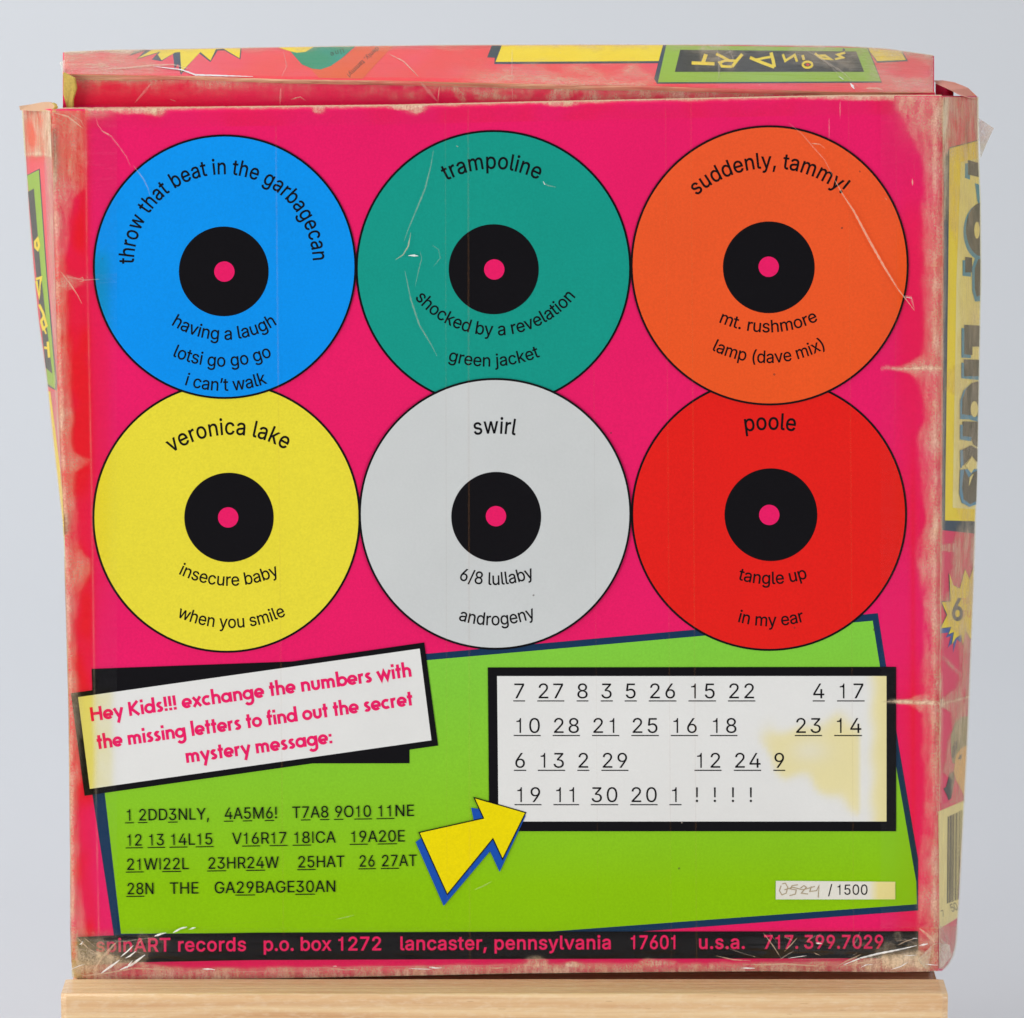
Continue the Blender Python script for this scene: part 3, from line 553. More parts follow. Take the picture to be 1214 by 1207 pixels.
    chr(57): [453, [[226, 516, 271, 510, 310, 494, 343, 468, 368, 434, 384, 393, 389, 347, 385, 309, 373, 270, 350, 224, 315, 168, 200, 0, 130, 0, 301, 248, 307, 248, 299, 234, 287, 221, 273, 210, 257, 202, 238, 196, 218, 195, 175, 199, 137, 214, 106, 237, 83, 269, 68, 307, 64, 352, 69, 397, 85, 436, 110, 469, 143, 494, 182, 510], [226, 460, 199, 457, 174, 446, 154, 429, 138, 407, 129, 381, 125, 352, 129, 322, 138, 295, 154, 274, 174, 257, 199, 247, 226, 243, 254, 247, 279, 257, 299, 273, 314, 295, 324, 321, 327, 350, 324, 381, 314, 407, 299, 429, 279, 446, 254, 457]]],
    chr(46): [188, [[95, -4, 78, -1, 63, 9, 53, 24, 50, 41, 53, 59, 63, 73, 78, 83, 95, 87, 113, 83, 128, 73, 138, 59, 141, 41, 138, 24, 128, 9, 113, -1]]],
    chr(44): [188, [[38, -119, 68, 71, 137, 71, 84, -119]]],
    chr(33): [196, [[67, 160, 63, 509, 132, 509, 128, 160], [98, -4, 81, -1, 66, 9, 56, 24, 52, 41, 56, 58, 66, 73, 81, 83, 98, 86, 116, 83, 130, 73, 140, 58, 143, 41, 140, 24, 130, 9, 116, -1]]],
    chr(47): [249, [[235, 533, 71, -76, 14, -76, 178, 533]]],
    chr(40): [273, [[89, 207, 92, 264, 101, 324, 114, 384, 132, 441, 153, 494, 177, 539, 236, 539, 212, 485, 191, 428, 174, 370, 161, 313, 154, 258, 151, 207, 154, 161, 160, 115, 172, 67, 188, 16, 209, -38, 236, -96, 177, -96, 139, -21, 111, 55, 95, 131]]],
    chr(41): [273, [[37, -96, 64, -37, 86, 18, 102, 69, 113, 116, 120, 162, 122, 207, 119, 258, 112, 313, 99, 370, 82, 428, 62, 485, 37, 539, 97, 539, 121, 494, 142, 441, 159, 384, 173, 323, 181, 264, 184, 207, 178, 130, 161, 53, 134, -22, 97, -96]]],
    chr(39): [206, [[78, 318, 70, 509, 136, 509, 128, 318]]],
    chr(8217): [177, [[52, 318, 82, 509, 151, 509, 98, 318]]],
    chr(58): [188, [[95, -4, 78, -1, 63, 9, 53, 24, 50, 41, 53, 59, 63, 73, 78, 83, 95, 87, 113, 83, 128, 73, 138, 59, 141, 41, 138, 24, 128, 9, 113, -1], [95, 271, 78, 274, 63, 284, 53, 299, 50, 316, 53, 334, 63, 349, 78, 359, 95, 362, 113, 359, 128, 349, 138, 334, 141, 316, 138, 299, 128, 284, 113, 274]]],
}

GL['1'] = [400, [[190, 0, 240, 0, 240, 509, 203, 509, 194, 470, 168, 436, 130, 420, 84, 416, 84, 376, 190, 376]]]
GL['I'] = [196, [[72, 0, 124, 0, 124, 509, 72, 509]]]
_tess = {}
def glyph(ch, bold):
    k = (ch, bold)
    if k not in _tess:
        loops = []
        L0 = [[(L[i], L[i + 1]) for i in range(0, len(L), 2)] for L in GL[ch][1]]
        big = max(L0, key=lambda L: abs(sum(L[i][0] * L[i - 1][1] - L[i - 1][0] * L[i][1] for i in range(len(L)))))
        sg = 1 if sum(big[i - 1][0] * big[i][1] - big[i][0] * big[i - 1][1] for i in range(len(big))) > 0 else -1
        for L in L0:
            n = len(L); Q = []
            for i in range(n):
                p, a, c = L[i], L[i - 1], L[(i + 1) % n]
                if bold:
                    d1 = Vector((p[0] - a[0], p[1] - a[1])); d2 = Vector((c[0] - p[0], c[1] - p[1]))
                    if d1.length < 1e-6 or d2.length < 1e-6: Q.append(p); continue
                    d1.normalize(); d2.normalize()
                    n1 = Vector((d1.y, -d1.x)); n2 = Vector((d2.y, -d2.x)); m = (n1 + n2)
                    if m.length < 0.2: m = n1
                    m.normalize(); s = bold / max(0.5, m.dot(n1))
                    Q.append((p[0] + m.x * s * sg, p[1] + m.y * s * sg))
                else: Q.append(p)
            loops.append(Q)
        clean = []
        for Q in loops:
            Q = [p for i, p in enumerate(Q) if math.hypot(p[0] - Q[i - 1][0], p[1] - Q[i - 1][1]) > 1.2]
            clean.append(Q)
        pts, edges = [], []
        for Q in clean:
            b0 = len(pts); pts += Q; edges += [(b0 + i, b0 + (i + 1) % len(Q)) for i in range(len(Q))]
        v_, e_, f_, *_ = delaunay_2d_cdt([Vector(p) for p in pts], edges, [], 0, 1e-3)
        flat = [(p.x, p.y) for p in v_]
        tris = []
        for t in f_:
            cx, cy = sum(flat[i][0] for i in t) / 3, sum(flat[i][1] for i in t) / 3
            if sum(winding(cx, cy, Q) for Q in clean) * sg > 0: tris.append(tuple(t))
        _tess[k] = (flat, tris)
    return _tess[k]
XH, CAPH, SPACE = 379.3, 508.7, 187.7
def adv(ch): return SPACE if ch == ' ' else GL[ch][0]

class Text:
    """collects glyph triangles; positions are photo pixels on a surface"""
    def __init__(s): s.v, s.f = [], []
    def put(s, ch, o, d, size, sx, surf, lv, bold=0, slant=0):
        if ch == ' ': return
        flat, tris = glyph(ch, bold); up = (d[1], -d[0]); b = len(s.v)
        for x, y in flat:
            x = (x + slant * y) * size * sx; y *= size
            s.v.append(surf(o[0] + d[0] * x + up[0] * y, o[1] + d[1] * x + up[1] * y, lv))
        s.f += [(b + t[0], b + t[1], b + t[2]) for t in tris]
    def run(s, text, p0, p1, size, surf, lv, bold=0, maxsx=0.95, pm=None):
        A = sum(adv(c) for c in text) * size
        if pm is None:
            ln = math.hypot(p1[0] - p0[0], p1[1] - p0[1]); d = ((p1[0] - p0[0]) / ln, (p1[1] - p0[1]) / ln)
            at = lambda q: ((p0[0] + d[0] * q, p0[1] + d[1] * q), d)
        else:
            ax, ay, bx, by, cx, cy = *p0, *pm, *p1
            dd = 2 * (ax * (by - cy) + bx * (cy - ay) + cx * (ay - by))
            ux = ((ax * ax + ay * ay) * (by - cy) + (bx * bx + by * by) * (cy - ay) + (cx * cx + cy * cy) * (ay - by)) / dd
            uy = ((ax * ax + ay * ay) * (cx - bx) + (bx * bx + by * by) * (ax - cx) + (cx * cx + cy * cy) * (bx - ax)) / dd
            r = math.hypot(ax - ux, ay - uy)
            a0, am, a1 = (math.atan2(q[1] - uy, q[0] - ux) for q in (p0, pm, p1))
            sgn = 1 if (bx - ax) * (cy - ay) - (by - ay) * (cx - ax) > 0 else -1
            tot = ((a1 - a0) * sgn) % (2 * math.pi); ln = tot * r
            def at(q):
                a = a0 + sgn * q / r
                return (ux + r * math.cos(a), uy + r * math.sin(a)), (-math.sin(a) * sgn, math.cos(a) * sgn)
        sx = min(maxsx, ln / A)
        tr = (ln - A * sx) / max(1, len(text) - 1)
        q = 0
        for c in text:
            w = adv(c) * size * sx
            (ox, oy), d = at(q + w / 2)
            s.put(c, (ox - d[0] * w / 2, oy - d[1] * w / 2), d, size, sx, surf, lv, bold)
            q += w + tr
    def bar(s, x0, y0, x1, y1, h, surf, lv):
        b = len(s.v)
        s.v += [surf(x0, y0, lv), surf(x1, y1, lv), surf(x1, y1 + h, lv), surf(x0, y0 + h, lv)]
        s.f += [(b, b + 1, b + 2), (b, b + 2, b + 3)]
    def stroke(s, pts, w, surf, lv):
        """one thick pen line as a mitred strip"""
        n = len(pts); L, Rr = [], []
        closed = pts[0] == pts[-1]
        if closed: pts = pts[:-1]; n -= 1
        for i in range(n):
            a = pts[i - 1] if (i or closed) else None; c = pts[(i + 1) % n] if (i < n - 1 or closed) else None; p = pts[i]
            t = []
            for u, w_ in ((a, p), (p, c)):
                if u is None or w_ is None: continue
                d = Vector((w_[0] - u[0], w_[1] - u[1])); t.append(d.normalized())
            nn = [Vector((-d.y, d.x)) for d in t]; m = sum(nn, Vector((0, 0))).normalized()
            k = w / 2 / max(0.35, m.dot(nn[0]))
            L.append((p[0] + m.x * k, p[1] + m.y * k)); Rr.append((p[0] - m.x * k, p[1] - m.y * k))
        b = len(s.v)
        s.v += [surf(x, y, lv) for x, y in L] + [surf(x, y, lv) for x, y in Rr]
        for i in range(n if closed else n - 1):
            j = (i + 1) % n
            s.f += [(b + i, b + j, b + n + j), (b + i, b + n + j, b + n + i)]
    def make(s, mat, parent, name='lettering', label=None):
        return obj(name, s.v, s.f, mat, parent, smooth=False, label=label)

# --- green panel with its navy border
NV = [(112, 870), (300, 793.6), (1040.7, 727), (1066, 887), (1088.6, 1019), (1088.6, 1079.5), (759, 1104.6), (640, 1107), (135, 1109)]
GP = [(123, 930), (300, 801), (1034.6, 736), (1060, 895), (1086.3, 1046), (1087, 1072), (650, 1104.6), (143.5, 1107)]
NV[0] = (98.5, 870)
gp = fill('green_panel', GP, face, 2, M['green'], box, 14, "lime green panel behind the puzzle text")
fill('border', NV, face, 1, M['navy'], gp, 14)

# --- six record pictures
def record(name, c, ring_c, rx, ry, mat, lab, hole, lr, lv, texts, label):
    d = fill('record_picture', ell(c[0], c[1], rx - 2.2, ry - 2.2), face, lv + 1, mat, box, 12, label)
    fill('outline', ell(c[0], c[1], rx + 0.3, ry + 0.3), face, lv, M['black'], d, 12)
    fill('centre_label', ell(lab[0], lab[1], lr, lr, 72), face, lv + 2, M['black'], d, 9)
    fill('spindle_hole', ell(hole[0], hole[1], 12.1, 12.1, 40), face, lv + 3, M['pink'], d, 9)
    for t, p0, pm, p1, xh in texts:
        T = Text(); T.run(t, p0, p1, xh / XH, face, lv + 2, 9 if xh > 12 else 7, 1.08, pm); T.make(M['black'], d)
    return d
record('y', (268.5, 613.5), 0, 158.7, 160.2, M['yellow'], (271.5, 613.5), (270.5, 613.5), 53, 4, [
    ("veronica lake", (203.5, 537), (270.5, 515.2), (339, 533.5), 14.2),
    ("insecure baby", (211, 680), (271, 694.5), (331.5, 681), 10.8),
    ("when you smile", (209.5, 731), (273, 744.5), (339.5, 729.5), 10.8)], "yellow record picture")
record('b', (266.3, 316.3), 0, 156, 156.5, M['blue'], (265.3, 321.8), (266, 322), 53.2, 8, [
    ("throw that beat in the garbagecan", (158.5, 313), (264.5, 206.5), (371, 310), 13.4),
    ("having a laugh", (202.5, 384.5), (265.5, 403), (329, 384), 11.2),
    ("lotsi go go go", (203.7, 421.8), (263, 434.7), (323, 422), 11.2),
    ("i can’t walk", (218, 456), (268, 463.3), (317, 454.3), 11)], "blue record picture")
record('t', (585, 318.5), 0, 163, 164, M['teal'], (585.3, 319.3), (586, 319.5), 53.4, 4, [
    ("trampoline", (529, 214.5), (584, 200), (638.5, 213.5), 14),
    ("shocked by a revelation", (491.5, 353), (588, 397.8), (683, 351), 11.2),
    ("green jacket", (530.5, 427.3), (587, 434.3), (640.5, 422.8), 10.8)], "teal green record picture")
record('r', (911.8, 609.5), 0, 163.3, 162, M['red'], (914, 610.3), (912, 610.5), 55, 4, [
    ("poole", (882.3, 512), (913, 509.3), (943.5, 511.5), 14.4),
    ("tangle up", (874.5, 687), (916, 692.5), (958, 685), 10.8),
    ("in my ear", (873.7, 737), (913, 742.3), (954, 736.5), 10.8)], "red record picture")
record('s', (587, 609.3), 0, 161.3, 160.8, M['grey'], (588.3, 612.8), (588, 612), 53.3, 12, [
    ("swirl", (561.5, 515.8), (586, 513.8), (611, 516), 14),
    ("6/8 lullaby", (543, 687), (588, 693.5), (634, 684), 11),
    ("androgeny", (543, 735), (588, 741.3), (635.5, 731.5), 11)], "pale grey record picture")
record('o', (912.5, 314.7), 0, 164.6, 165.8, M['orange'], (911.5, 317), (911.3, 316.3), 54.4, 8, [
    ("suddenly, tammy!", (825.5, 232.5), (912, 199.3), (998.5, 230.5), 13.7),
    ("mt. rushmore", (851.5, 381.5), (911.5, 394), (970.5, 379.8), 10.8),
    ("lamp (dave mix)", (843.2, 414.5), (912, 430.3), (980.5, 412), 10.8)], "orange record picture")

# --- tilted white note and its black backing
nt = fill('note_panel', [(92.5, 826.5), (497.6, 769), (511.5, 877.7), (106.5, 935.3)], face, 8, M['white'], box, 14, "tilted white note with pink lettering", stain=lambda x, y: 0)
fill('border', [(84, 822), (503, 761.7), (519.5, 884), (100.3, 943.5)], face, 7, M['black'], nt, 14)
fill('shadow_block', [(108.7, 793), (300, 786), (485.5, 779), (485.5, 905), (112, 905.5)], face, 5, M['black'], nt, 14)

# geometric bold hand for the note (x height 1, pen width 0.27)
def arc(cx, cy, r, a0, a1, n=14, ry=None):
    ry = ry or r
    return [(cx + r * math.cos(R(a0 + (a1 - a0) * i / n)), cy + ry * math.sin(R(a0 + (a1 - a0) * i / n))) for i in range(n + 1)]
r_ = .375
O_ = arc(.5, .5, r_, 0, 360, 28)[:-1]; O_.append(O_[0])
FUT = {
 'a': (1.13, [O_, [(.93, 0), (.93, 1)]]), 'b': (1.13, [arc(.62, .5, r_, 0, 360, 28)[:-1] + [(.62 + r_, .5)], [(.2, 0), (.2, 1.55)]]),
 'c': (.92, [arc(.52, .5, r_, 50, 310, 18)]), 'd': (1.13, [O_, [(.93, 0), (.93, 1.55)]]),
 'e': (1.03, [arc(.5, .5, r_, 0, 318, 22), [(.12, .46), (.98, .46)]]), 'f': (.62, [[(.28, 0), (.28, 1.2)] + arc(.53, 1.2, .25, 180, 95, 6), [(.04, .9), (.6, .9)]]),
 'g': (1.13, [O_, [(.93, 1), (.93, -.1)] + arc(.56, -.1, .37, 0, -150, 10)]), 'h': (1.0, [[(.2, 0), (.2, 1.55)], arc(.5, .58, .3, 180, 0, 12) + [(.8, 0)]]),
 'i': (.42, [[(.21, 0), (.21, 1)], [(.21, 1.2), (.21, 1.5)]]), 'l': (.42, [[(.21, 0), (.21, 1.55)]]),
 'm': (1.5, [[(.2, 0), (.2, 1)], arc(.46, .6, .26, 180, 0, 10) + [(.72, 0)], arc(.99, .6, .26, 180, 0, 10) + [(1.25, 0)]]),
 'n': (1.0, [[(.2, 0), (.2, 1)], arc(.5, .58, .3, 180, 0, 12) + [(.8, 0)]]), 'o': (1.03, [O_]),
 'r': (.68, [[(.2, 0), (.2, 1)], arc(.48, .6, .28, 180, 70, 8)]),
 's': (.76, [arc(.40, .71, .19, 35, 200, 9, .17) + arc(.34, .29, .22, 60, -150, 12, .17)]),
 't': (.62, [[(.3, 0), (.3, 1.4)], [(.04, .9), (.58, .9)]]), 'u': (1.0, [[(.2, 1), (.2, .42)] + arc(.5, .42, .3, 180, 360, 12) + [(.8, 1)]]),
 'w': (1.42, [[(.1, 1), (.42, .12), (.71, .86), (1.0, .12), (1.32, 1)]]), 'x': (.95, [[(.12, 1), (.83, 0)], [(.83, 1), (.12, 0)]]),
 'y': (.98, [[(.1, 1), (.50, .12)], [(.88, 1), (.36, -.5)]]), 'H': (1.3, [[(.22, 0), (.22, 1.42)], [(1.08, 0), (1.08, 1.42)], [(.22, .74), (1.08, .74)]]),
 'K': (1.2, [[(.22, 0), (.22, 1.42)], [(1.02, 1.42), (.34, .72), (1.06, 0)]]), '!': (.45, [[(.22, .42), (.22, 1.45)], [(.22, 0), (.22, .27)]]),
 ':': (.42, [[(.21, 0), (.21, .27)], [(.21, .68), (.21, .95)]]), ' ': (.46, [])}
def futura(T, text, p0, p1, xh, w, surf, lv):
    ln = math.hypot(p1[0] - p0[0], p1[1] - p0[1]); d = ((p1[0] - p0[0]) / ln, (p1[1] - p0[1]) / ln); up = (d[1], -d[0])
    A = sum(FUT[c][0] for c in text) * xh; sx = ln / A; q = 0
    for c in text:
        for k, st in enumerate(FUT[c][1]):
            P = [(p0[0] + d[0] * (q + x * xh * sx) + up[0] * y * xh, p0[1] + d[1] * (q + x * xh * sx) + up[1] * y * xh) for x, y in st]
            P = [P[i] for i in range(len(P)) if i == 0 or P[i] != P[i - 1]]
            if st[0] == st[-1]: P[-1] = P[0]
            T.stroke(P, w, surf, lv + 0.35 * k)
        q += FUT[c][0] * xh * sx
for t, a, b in (("Hey Kids!!! exchange the numbers with", (107.5, 855.5), (489, 802)),
                ("the missing letters to find out the secret", (115.5, 888.5), (490.5, 836)),
                ("mystery message:", (220.5, 904.8), (395, 881))):
    T = Text(); futura(T, t, a, b, 11.8, 3.5, face, 9); T.make(M['pink'], nt)

# --- number box
def stain(x, y):
    w = 3 * math.sin(x / 7.3) + 3 * math.sin(y / 8.1 + x / 13)
    s = lambda e: 1 / (1 + math.exp(-e))
    col_ = s((x - 1034 + w * .4) / 2.5)
    low = interp([(895, 868), (915, 905), (930, 921), (960, 924), (985, 945), (1018, 962)], x) + w
    hi = interp([(895, 872), (915, 864), (960, 866), (990, 852), (1018, 858)], x) + w
    pale = 1 - 0.45 * math.exp(-(((x - 960) / 22) ** 2 + ((y - 890) / 14) ** 2))
    blob = s((y - hi) / 3.5) * s((low - y) / 3.0) * s((1019 - x) / 1.2) * s((x - 903) / 6) * pale
    return max(0, min(1, 0.85 * col_ + 0.8 * blob))
nb = fill('number_panel', [(589.3, 801.6), (1051, 801.5), (1051, 974), (591, 974)], face, 8, M['white'], box, 5, "white puzzle panel with underlined numbers", stain=stain)
fill('border', [(578.3, 791.3), (1062.4, 790.6), (1062.4, 985.6), (580, 985.6)], face, 7, M['black'], nb, 14)
rows = [(828, [("7", 608.5, 622.5), ("27", 637, 669), ("8", 683.6, 697.6), ("3", 712.2, 726.5), ("5", 740.6, 755), ("26", 769.2, 801.9), ("15", 816.2, 848.8), ("22", 863, 895.5), ("4", 963.5, 977.8), ("17", 992.4, 1025)]),
        (869, [("10", 609, 641), ("28", 655.2, 687.5), ("21", 701.9, 734.2), ("25", 748.5, 781), ("16", 795.2, 827.6), ("18", 842, 874.3), ("23", 942.3, 974.6), ("14", 989, 1021.9)]),
        (910.3, [("6", 609.3, 623.9), ("13", 637.7, 670), ("2", 684.4, 698.7), ("29", 713, 745), ("12", 823.3, 855.4), ("24", 870, 902.4), ("9", 916.8, 930.9)]),
        (951, [("19", 610, 642), ("11", 656.2, 686.5), ("30", 700.5, 732.9), ("20", 747.2, 779.6), ("1", 793.6, 808)])]
S = 17.6 / CAPH
for yb, items in rows:
    T = Text()
    for t, a, b in items:
        cs = [(a + b) / 2] if len(t) == 1 else [a + 7.3, b - 7.3]
        for ch, c in zip(t, cs):
            T.put(ch, (c - adv(ch) * S * 1.02 / 2, yb), (1, 0), S, 1.02, face, 9, 0)
        T.bar(a, yb + 2.4, b, yb + 2.4, 1.3, face, 9)
    if yb == 951:
        for c in (826.3, 847.5, 869, 890.2): T.put('!', (c - adv('!') * S / 2, yb), (1, 0), S, 1, face, 9, -4)
    T.make(M['black'], nb, 'number_lettering')

# --- cipher lines
def cipher(T, spec, x0, x1, ybase, slope, S):
    txt = spec.replace('_', '')
    marks, u, i = [], False, 0
    while i < len(spec):                       # _ switches underlining on until the digits end
        if spec[i] == '_': u = True; i += 1; continue
        if not spec[i].isdigit(): u = False
        marks.append(u); i += 1
    y = lambda x: ybase + slope * (x - 150)
    A = sum(adv(c) for c in txt) * S; sx = min(0.97, (x1 - x0) / A); tr = ((x1 - x0) - A * sx) / max(1, len(txt) - 1) if len(txt) > 1 else 0
    q = x0; start = None
    for k, ch in enumerate(txt):
        w = adv(ch) * S * sx
        T.put(ch, (q, y(q)), (1, slope), S, sx, face, 9, 2)
        if marks[k] and start is None: start = q
        q += w + tr
        if start is not None and (k == len(txt) - 1 or not marks[k + 1]):
            T.bar(start, y(start) + 1.9, q - tr * .5, y(q) + 1.9, 1.15, face, 9); start = None
S2 = 13.6 / CAPH
for yb, sl, items in ((973.2, -0.0165, [("_1", 148.3, 158.6), ("_2DD_3NLY,", 163.6, 249), ("_4A_5M_6!", 265.6, 329.6), ("T_7A_8", 346, 390.5), ("_9O_10", 396, 441), ("_11NE", 446.5, 492)]),
                  (1002.9, -0.0155, [("_12", 149, 169.4), ("_13", 175, 195.7), ("_14L_15", 201, 253.2), ("V_16R_17", 275, 341), ("_18ICA", 347, 398.5), ("_19A_20E", 414.6, 481)]),
                  (1031.6, -0.014, [("_21WI_22L", 149.2, 224.5), ("_23HR_24W", 245.6, 331), ("_25HAT", 352.3, 409.2), ("_26", 425, 445.6), ("_27AT", 451.5, 494.8)]),
                  (1060.5, -0.0125, [("_28N", 149.8, 183.4), ("THE", 200.6, 236.4), ("GA_29BAGE_30AN", 253.6, 399)])):
    T = Text()
    for t, a, b in items: cipher(T, t, a, b, yb, sl, S2)
    T.make(M['black'], gp, 'puzzle_lettering')

# --- arrow
AR = [(496.8, 987), (573.2, 970), (562, 945.6), (623.3, 963.4), (595.8, 1018.8), (584.4, 994.4), (530.2, 1060.7)]
def shrink(P, k):
    n = len(P); out = []
    for i in range(n):
        a, p, c = Vector(P[i - 1]), Vector(P[i]), Vector(P[(i + 1) % n])
        d1, d2 = (p - a).normalized(), (c - p).normalized(); n1, n2 = Vector((-d1.y, d1.x)), Vector((-d2.y, d2.x))
        m = (n1 + n2).normalized(); s = k / max(0.3, m.dot(n1)); out.append((p.x + m.x * s, p.y + m.y * s))
    return out
ar = fill('arrow_picture', shrink(AR, 0.75), face, 14, M['arrow'], box, 12, "yellow zigzag arrow pointing at the number panel")
fill('outline', shrink(AR, -0.6), face, 13, M['black'], ar, 12)
fill('drop_shadow', [(492.8, 998.4), (500, 993), (562, 974), (558.6, 957.6), (600, 965), (623.3, 967), (592.3, 1033.7), (581, 1009), (526, 1074)], face, 12, M['royal'], ar, 12)

# --- edition panel
ep = fill('edition_panel', [(919.8, 1044.3), (1061.4, 1045.4), (1061.4, 1066.3), (919.6, 1066.3)], face, 8, M['white'], box, 6, "small white strip with edition number", stain=lambda x, y: 0.95 / (1 + math.exp(-(x - 1036) / 2.0)) + 0.15)
T = Text(); T.run("/ 1500", (981.5, 1060.8), (1029.5, 1060.8), 12.0 / CAPH, face, 9, 3, 0.95); T.make(M['black'], ep)
T = Text()
for k, st in enumerate(([(926, 1050), (924, 1056), (927, 1061), (932, 1059), (934, 1052), (931, 1047), (927, 1048)], [(946, 1049), (939, 1050), (937, 1054), (944, 1055), (943, 1060), (936, 1062)],
           [(949, 1053), (953, 1050), (956, 1052), (950, 1059), (958, 1060)], [(962, 1051), (960, 1057), (968, 1056), (971, 1050), (970, 1064)], [(930, 1055), (940, 1052), (952, 1055), (966, 1051)])):
    T.stroke(st, 1.1, face, 9 + 0.3 * k)
T.make(M['pencil'], ep, 'handwriting', "faint pencil number")

# --- address strip
st = fill('address_strip', [(91, 1111), (150, 1108.5), (300, 1105.8), (620, 1104.5), (1088.6, 1104), (1088.6, 1136), (620, 1137), (300, 1138.3), (160, 1141), (93, 1145)], face, 8, M['black'], box, 12, "black strip with pink address")
T = Text()
yb = lambda x: interp([(110, 1128.6), (300, 1127.2), (450, 1126.4), (720, 1125), (1050, 1124.3)], x)
for t, a, b in (("spinART records", 113.5, 292.3), ("p.o. box 1272", 311.5, 453.5), ("lancaster, pennsylvania", 473.5, 725.3), ("17601", 746, 804.6), ("u.s.a.", 827.5, 884), ("717. 399.7029", 904.5, 1048.6)):
    T.run(t, (a, yb(a)), (b, yb(b)), 15.6 / CAPH, face, 9, 15, 1.0)
T.make(M['pink'], st)

# ------------------------------------------------------------------ right side wall print
sw = [o for o in bpy.data.objects if o.name == 'side_wall'][0]; sl_ = bpy.data.objects['side_wall.001']
def fr(n, poly, lv, m, step=6, parent=None, label=None): return fill(n, poly, side_r, lv, M[m], parent or box, step, label)
tp = fr('title_panel', [(1125, 176), (1159, 167), (1163.5, 240), (1163.5, 330), (1156, 618), (1120, 617), (1123.5, 330)], 2, 'sun', label="yellow title panel on the right side wall")
fr('border', [(1119, 187), (1125.5, 174.5), (1159, 166), (1158.5, 633), (1116.5, 628.5)], 1, 'navy', parent=tp)
fr('inner_panel', [(1138, 192), (1163.5, 187), (1163.5, 330), (1157, 604), (1129, 602), (1133, 330)], 3, 'cream', parent=tp)
LET = [
 ('cyan', [(1143, 194), (1149, 193), (1149, 213), (1143, 211)]), ('char', [(1146.5, 189.5), (1164, 193), (1164, 210), (1146.5, 207)]),
 ('cyan', [(1155, 217), (1164, 219), (1164, 246), (1158, 238)]),
 ('cyan', ell(1161.5, 275, 20.5, 33, 36)), ('char', ell(1164, 272, 20, 32, 36)), ('cream', ell(1157.5, 273, 3.4, 10, 20)),
 ('cyan', [(1140, 308.5), (1150, 308.5), (1150, 328), (1140, 327)]), ('black', [(1143, 304.5), (1151.5, 305.5), (1151.5, 323), (1143, 323)]),
 ('cyan', [(1151, 318), (1155, 306), (1164, 305), (1164, 357), (1155, 357.5), (1151.5, 345)]), ('char', [(1154.5, 318), (1159, 307), (1164, 307), (1164, 350), (1157, 352), (1154.5, 342)]),
 ('cyan', [(1138.7, 389), (1150, 389), (1150, 424.5), (1138.7, 424)]), ('char', [(1141.8, 385), (1164, 386), (1164, 411), (1151.8, 411), (1151.8, 421), (1141.8, 420)]),
 ('cyan', [(1138.5, 430), (1162, 430), (1162, 450.5), (1138.5, 448.5)]), ('char', [(1141.5, 426), (1164, 426.5), (1164, 446), (1141.5, 446)]),
 ('cyan', [(1137, 497), (1137, 475), (1141, 463), (1150, 455), (1162, 453), (1162, 500), (1147, 497)]), ('char', [(1139, 491), (1139.5, 473), (1144, 461), (1151, 454), (1162, 452), (1162, 494), (1146, 492)]), ('cream', ell(1154, 485, 4.5, 9.5, 20)),
 ('cyan', [(1137, 503.5), (1147, 503.5), (1151, 517), (1150, 523), (1137, 521)]), ('char', [(1140, 499.5), (1160, 500), (1160, 530), (1153, 527), (1150, 518), (1140, 517)]),
 ('cyan', [(1137, 534), (1140, 533), (1147, 541), (1137.5, 556)]), ('char', [(1140, 533), (1150, 528), (1160, 532), (1160, 548), (1151, 540), (1141, 552)]),
 ('cyan', [(1136, 585), (1137, 557), (1147, 556), (1160, 556), (1160, 598), (1148, 601), (1139, 596)]), ('char', [(1141.5, 555), (1147, 566), (1152, 560), (1160, 558), (1160, 594), (1149, 598), (1141, 592), (1139, 578)]),
 ('cream', [(1143, 552), (1151, 541), (1157, 550), (1150, 561)]), ('cream', [(1147, 577), (1148, 566), (1153, 561), (1150, 569)])]
for k, (m, P) in enumerate(LET):
    P = [(min(x, interp(BR, y) - 0.2), y) for x, y in P]
    fill('title_letter', P, side_r, 4 + k * 0.5, M[m], tp, 7)
bs = [(1125, 680), (1130, 694), (1137.5, 698), (1143.5, 675), (1149, 687), (1155, 673), (1155, 758), (1150, 757), (1144.5, 748), (1141, 764), (1139, 752), (1133, 756), (1128, 764), (1130.5, 749), (1124, 752), (1127.5, 743), (1114.5, 745), (1122.5, 729), (1116, 714), (1126.5, 713)]
clipb = lambda P: [(min(x, interp(BR, y) - 0.2), y) for x, y in P]
bu_ = fill('burst_picture', clipb(bs), side_r, 6, M['sun'], box, 6, "yellow starburst with a six on the right side wall")
fill('outline', clipb(shrink(bs, 0.8) if False else [(x - 0.9 if x < 1135 else x, y + (0.8 if y > 725 else -0.8)) for x, y in bs]), side_r, 5, M['navy'], bu_, 6)
fill('drop_shadow', clipb([(1114.5, 743), (1128, 740), (1140, 745), (1139, 762), (1134, 758), (1129.5, 774), (1130, 760), (1123.5, 768), (1127, 754), (1121, 756), (1124, 750), (1114, 751)]), side_r, 4, M['royal'], bu_, 6)
T = Text(); T.put('6', (1126.5, 735), (1, 0), 25 / CAPH, 0.72, side_r, 7, 22); T.make(M['navy'], bu_)
T = Text(); T.put('T', (1139.5, 716), (1, 0), 6.5 / CAPH, 0.9, side_r, 7, 6); T.put('O', (1144, 715.5), (1, 0), 6.5 / CAPH, 0.7, side_r, 7, 6)
T.put('F', (1140, 732), (1, 0), 8 / CAPH, 0.8, side_r, 7, 6) if 'F' in GL else T.put('E', (1140, 732), (1, 0), 8 / CAPH, 0.7, side_r, 7, 6)
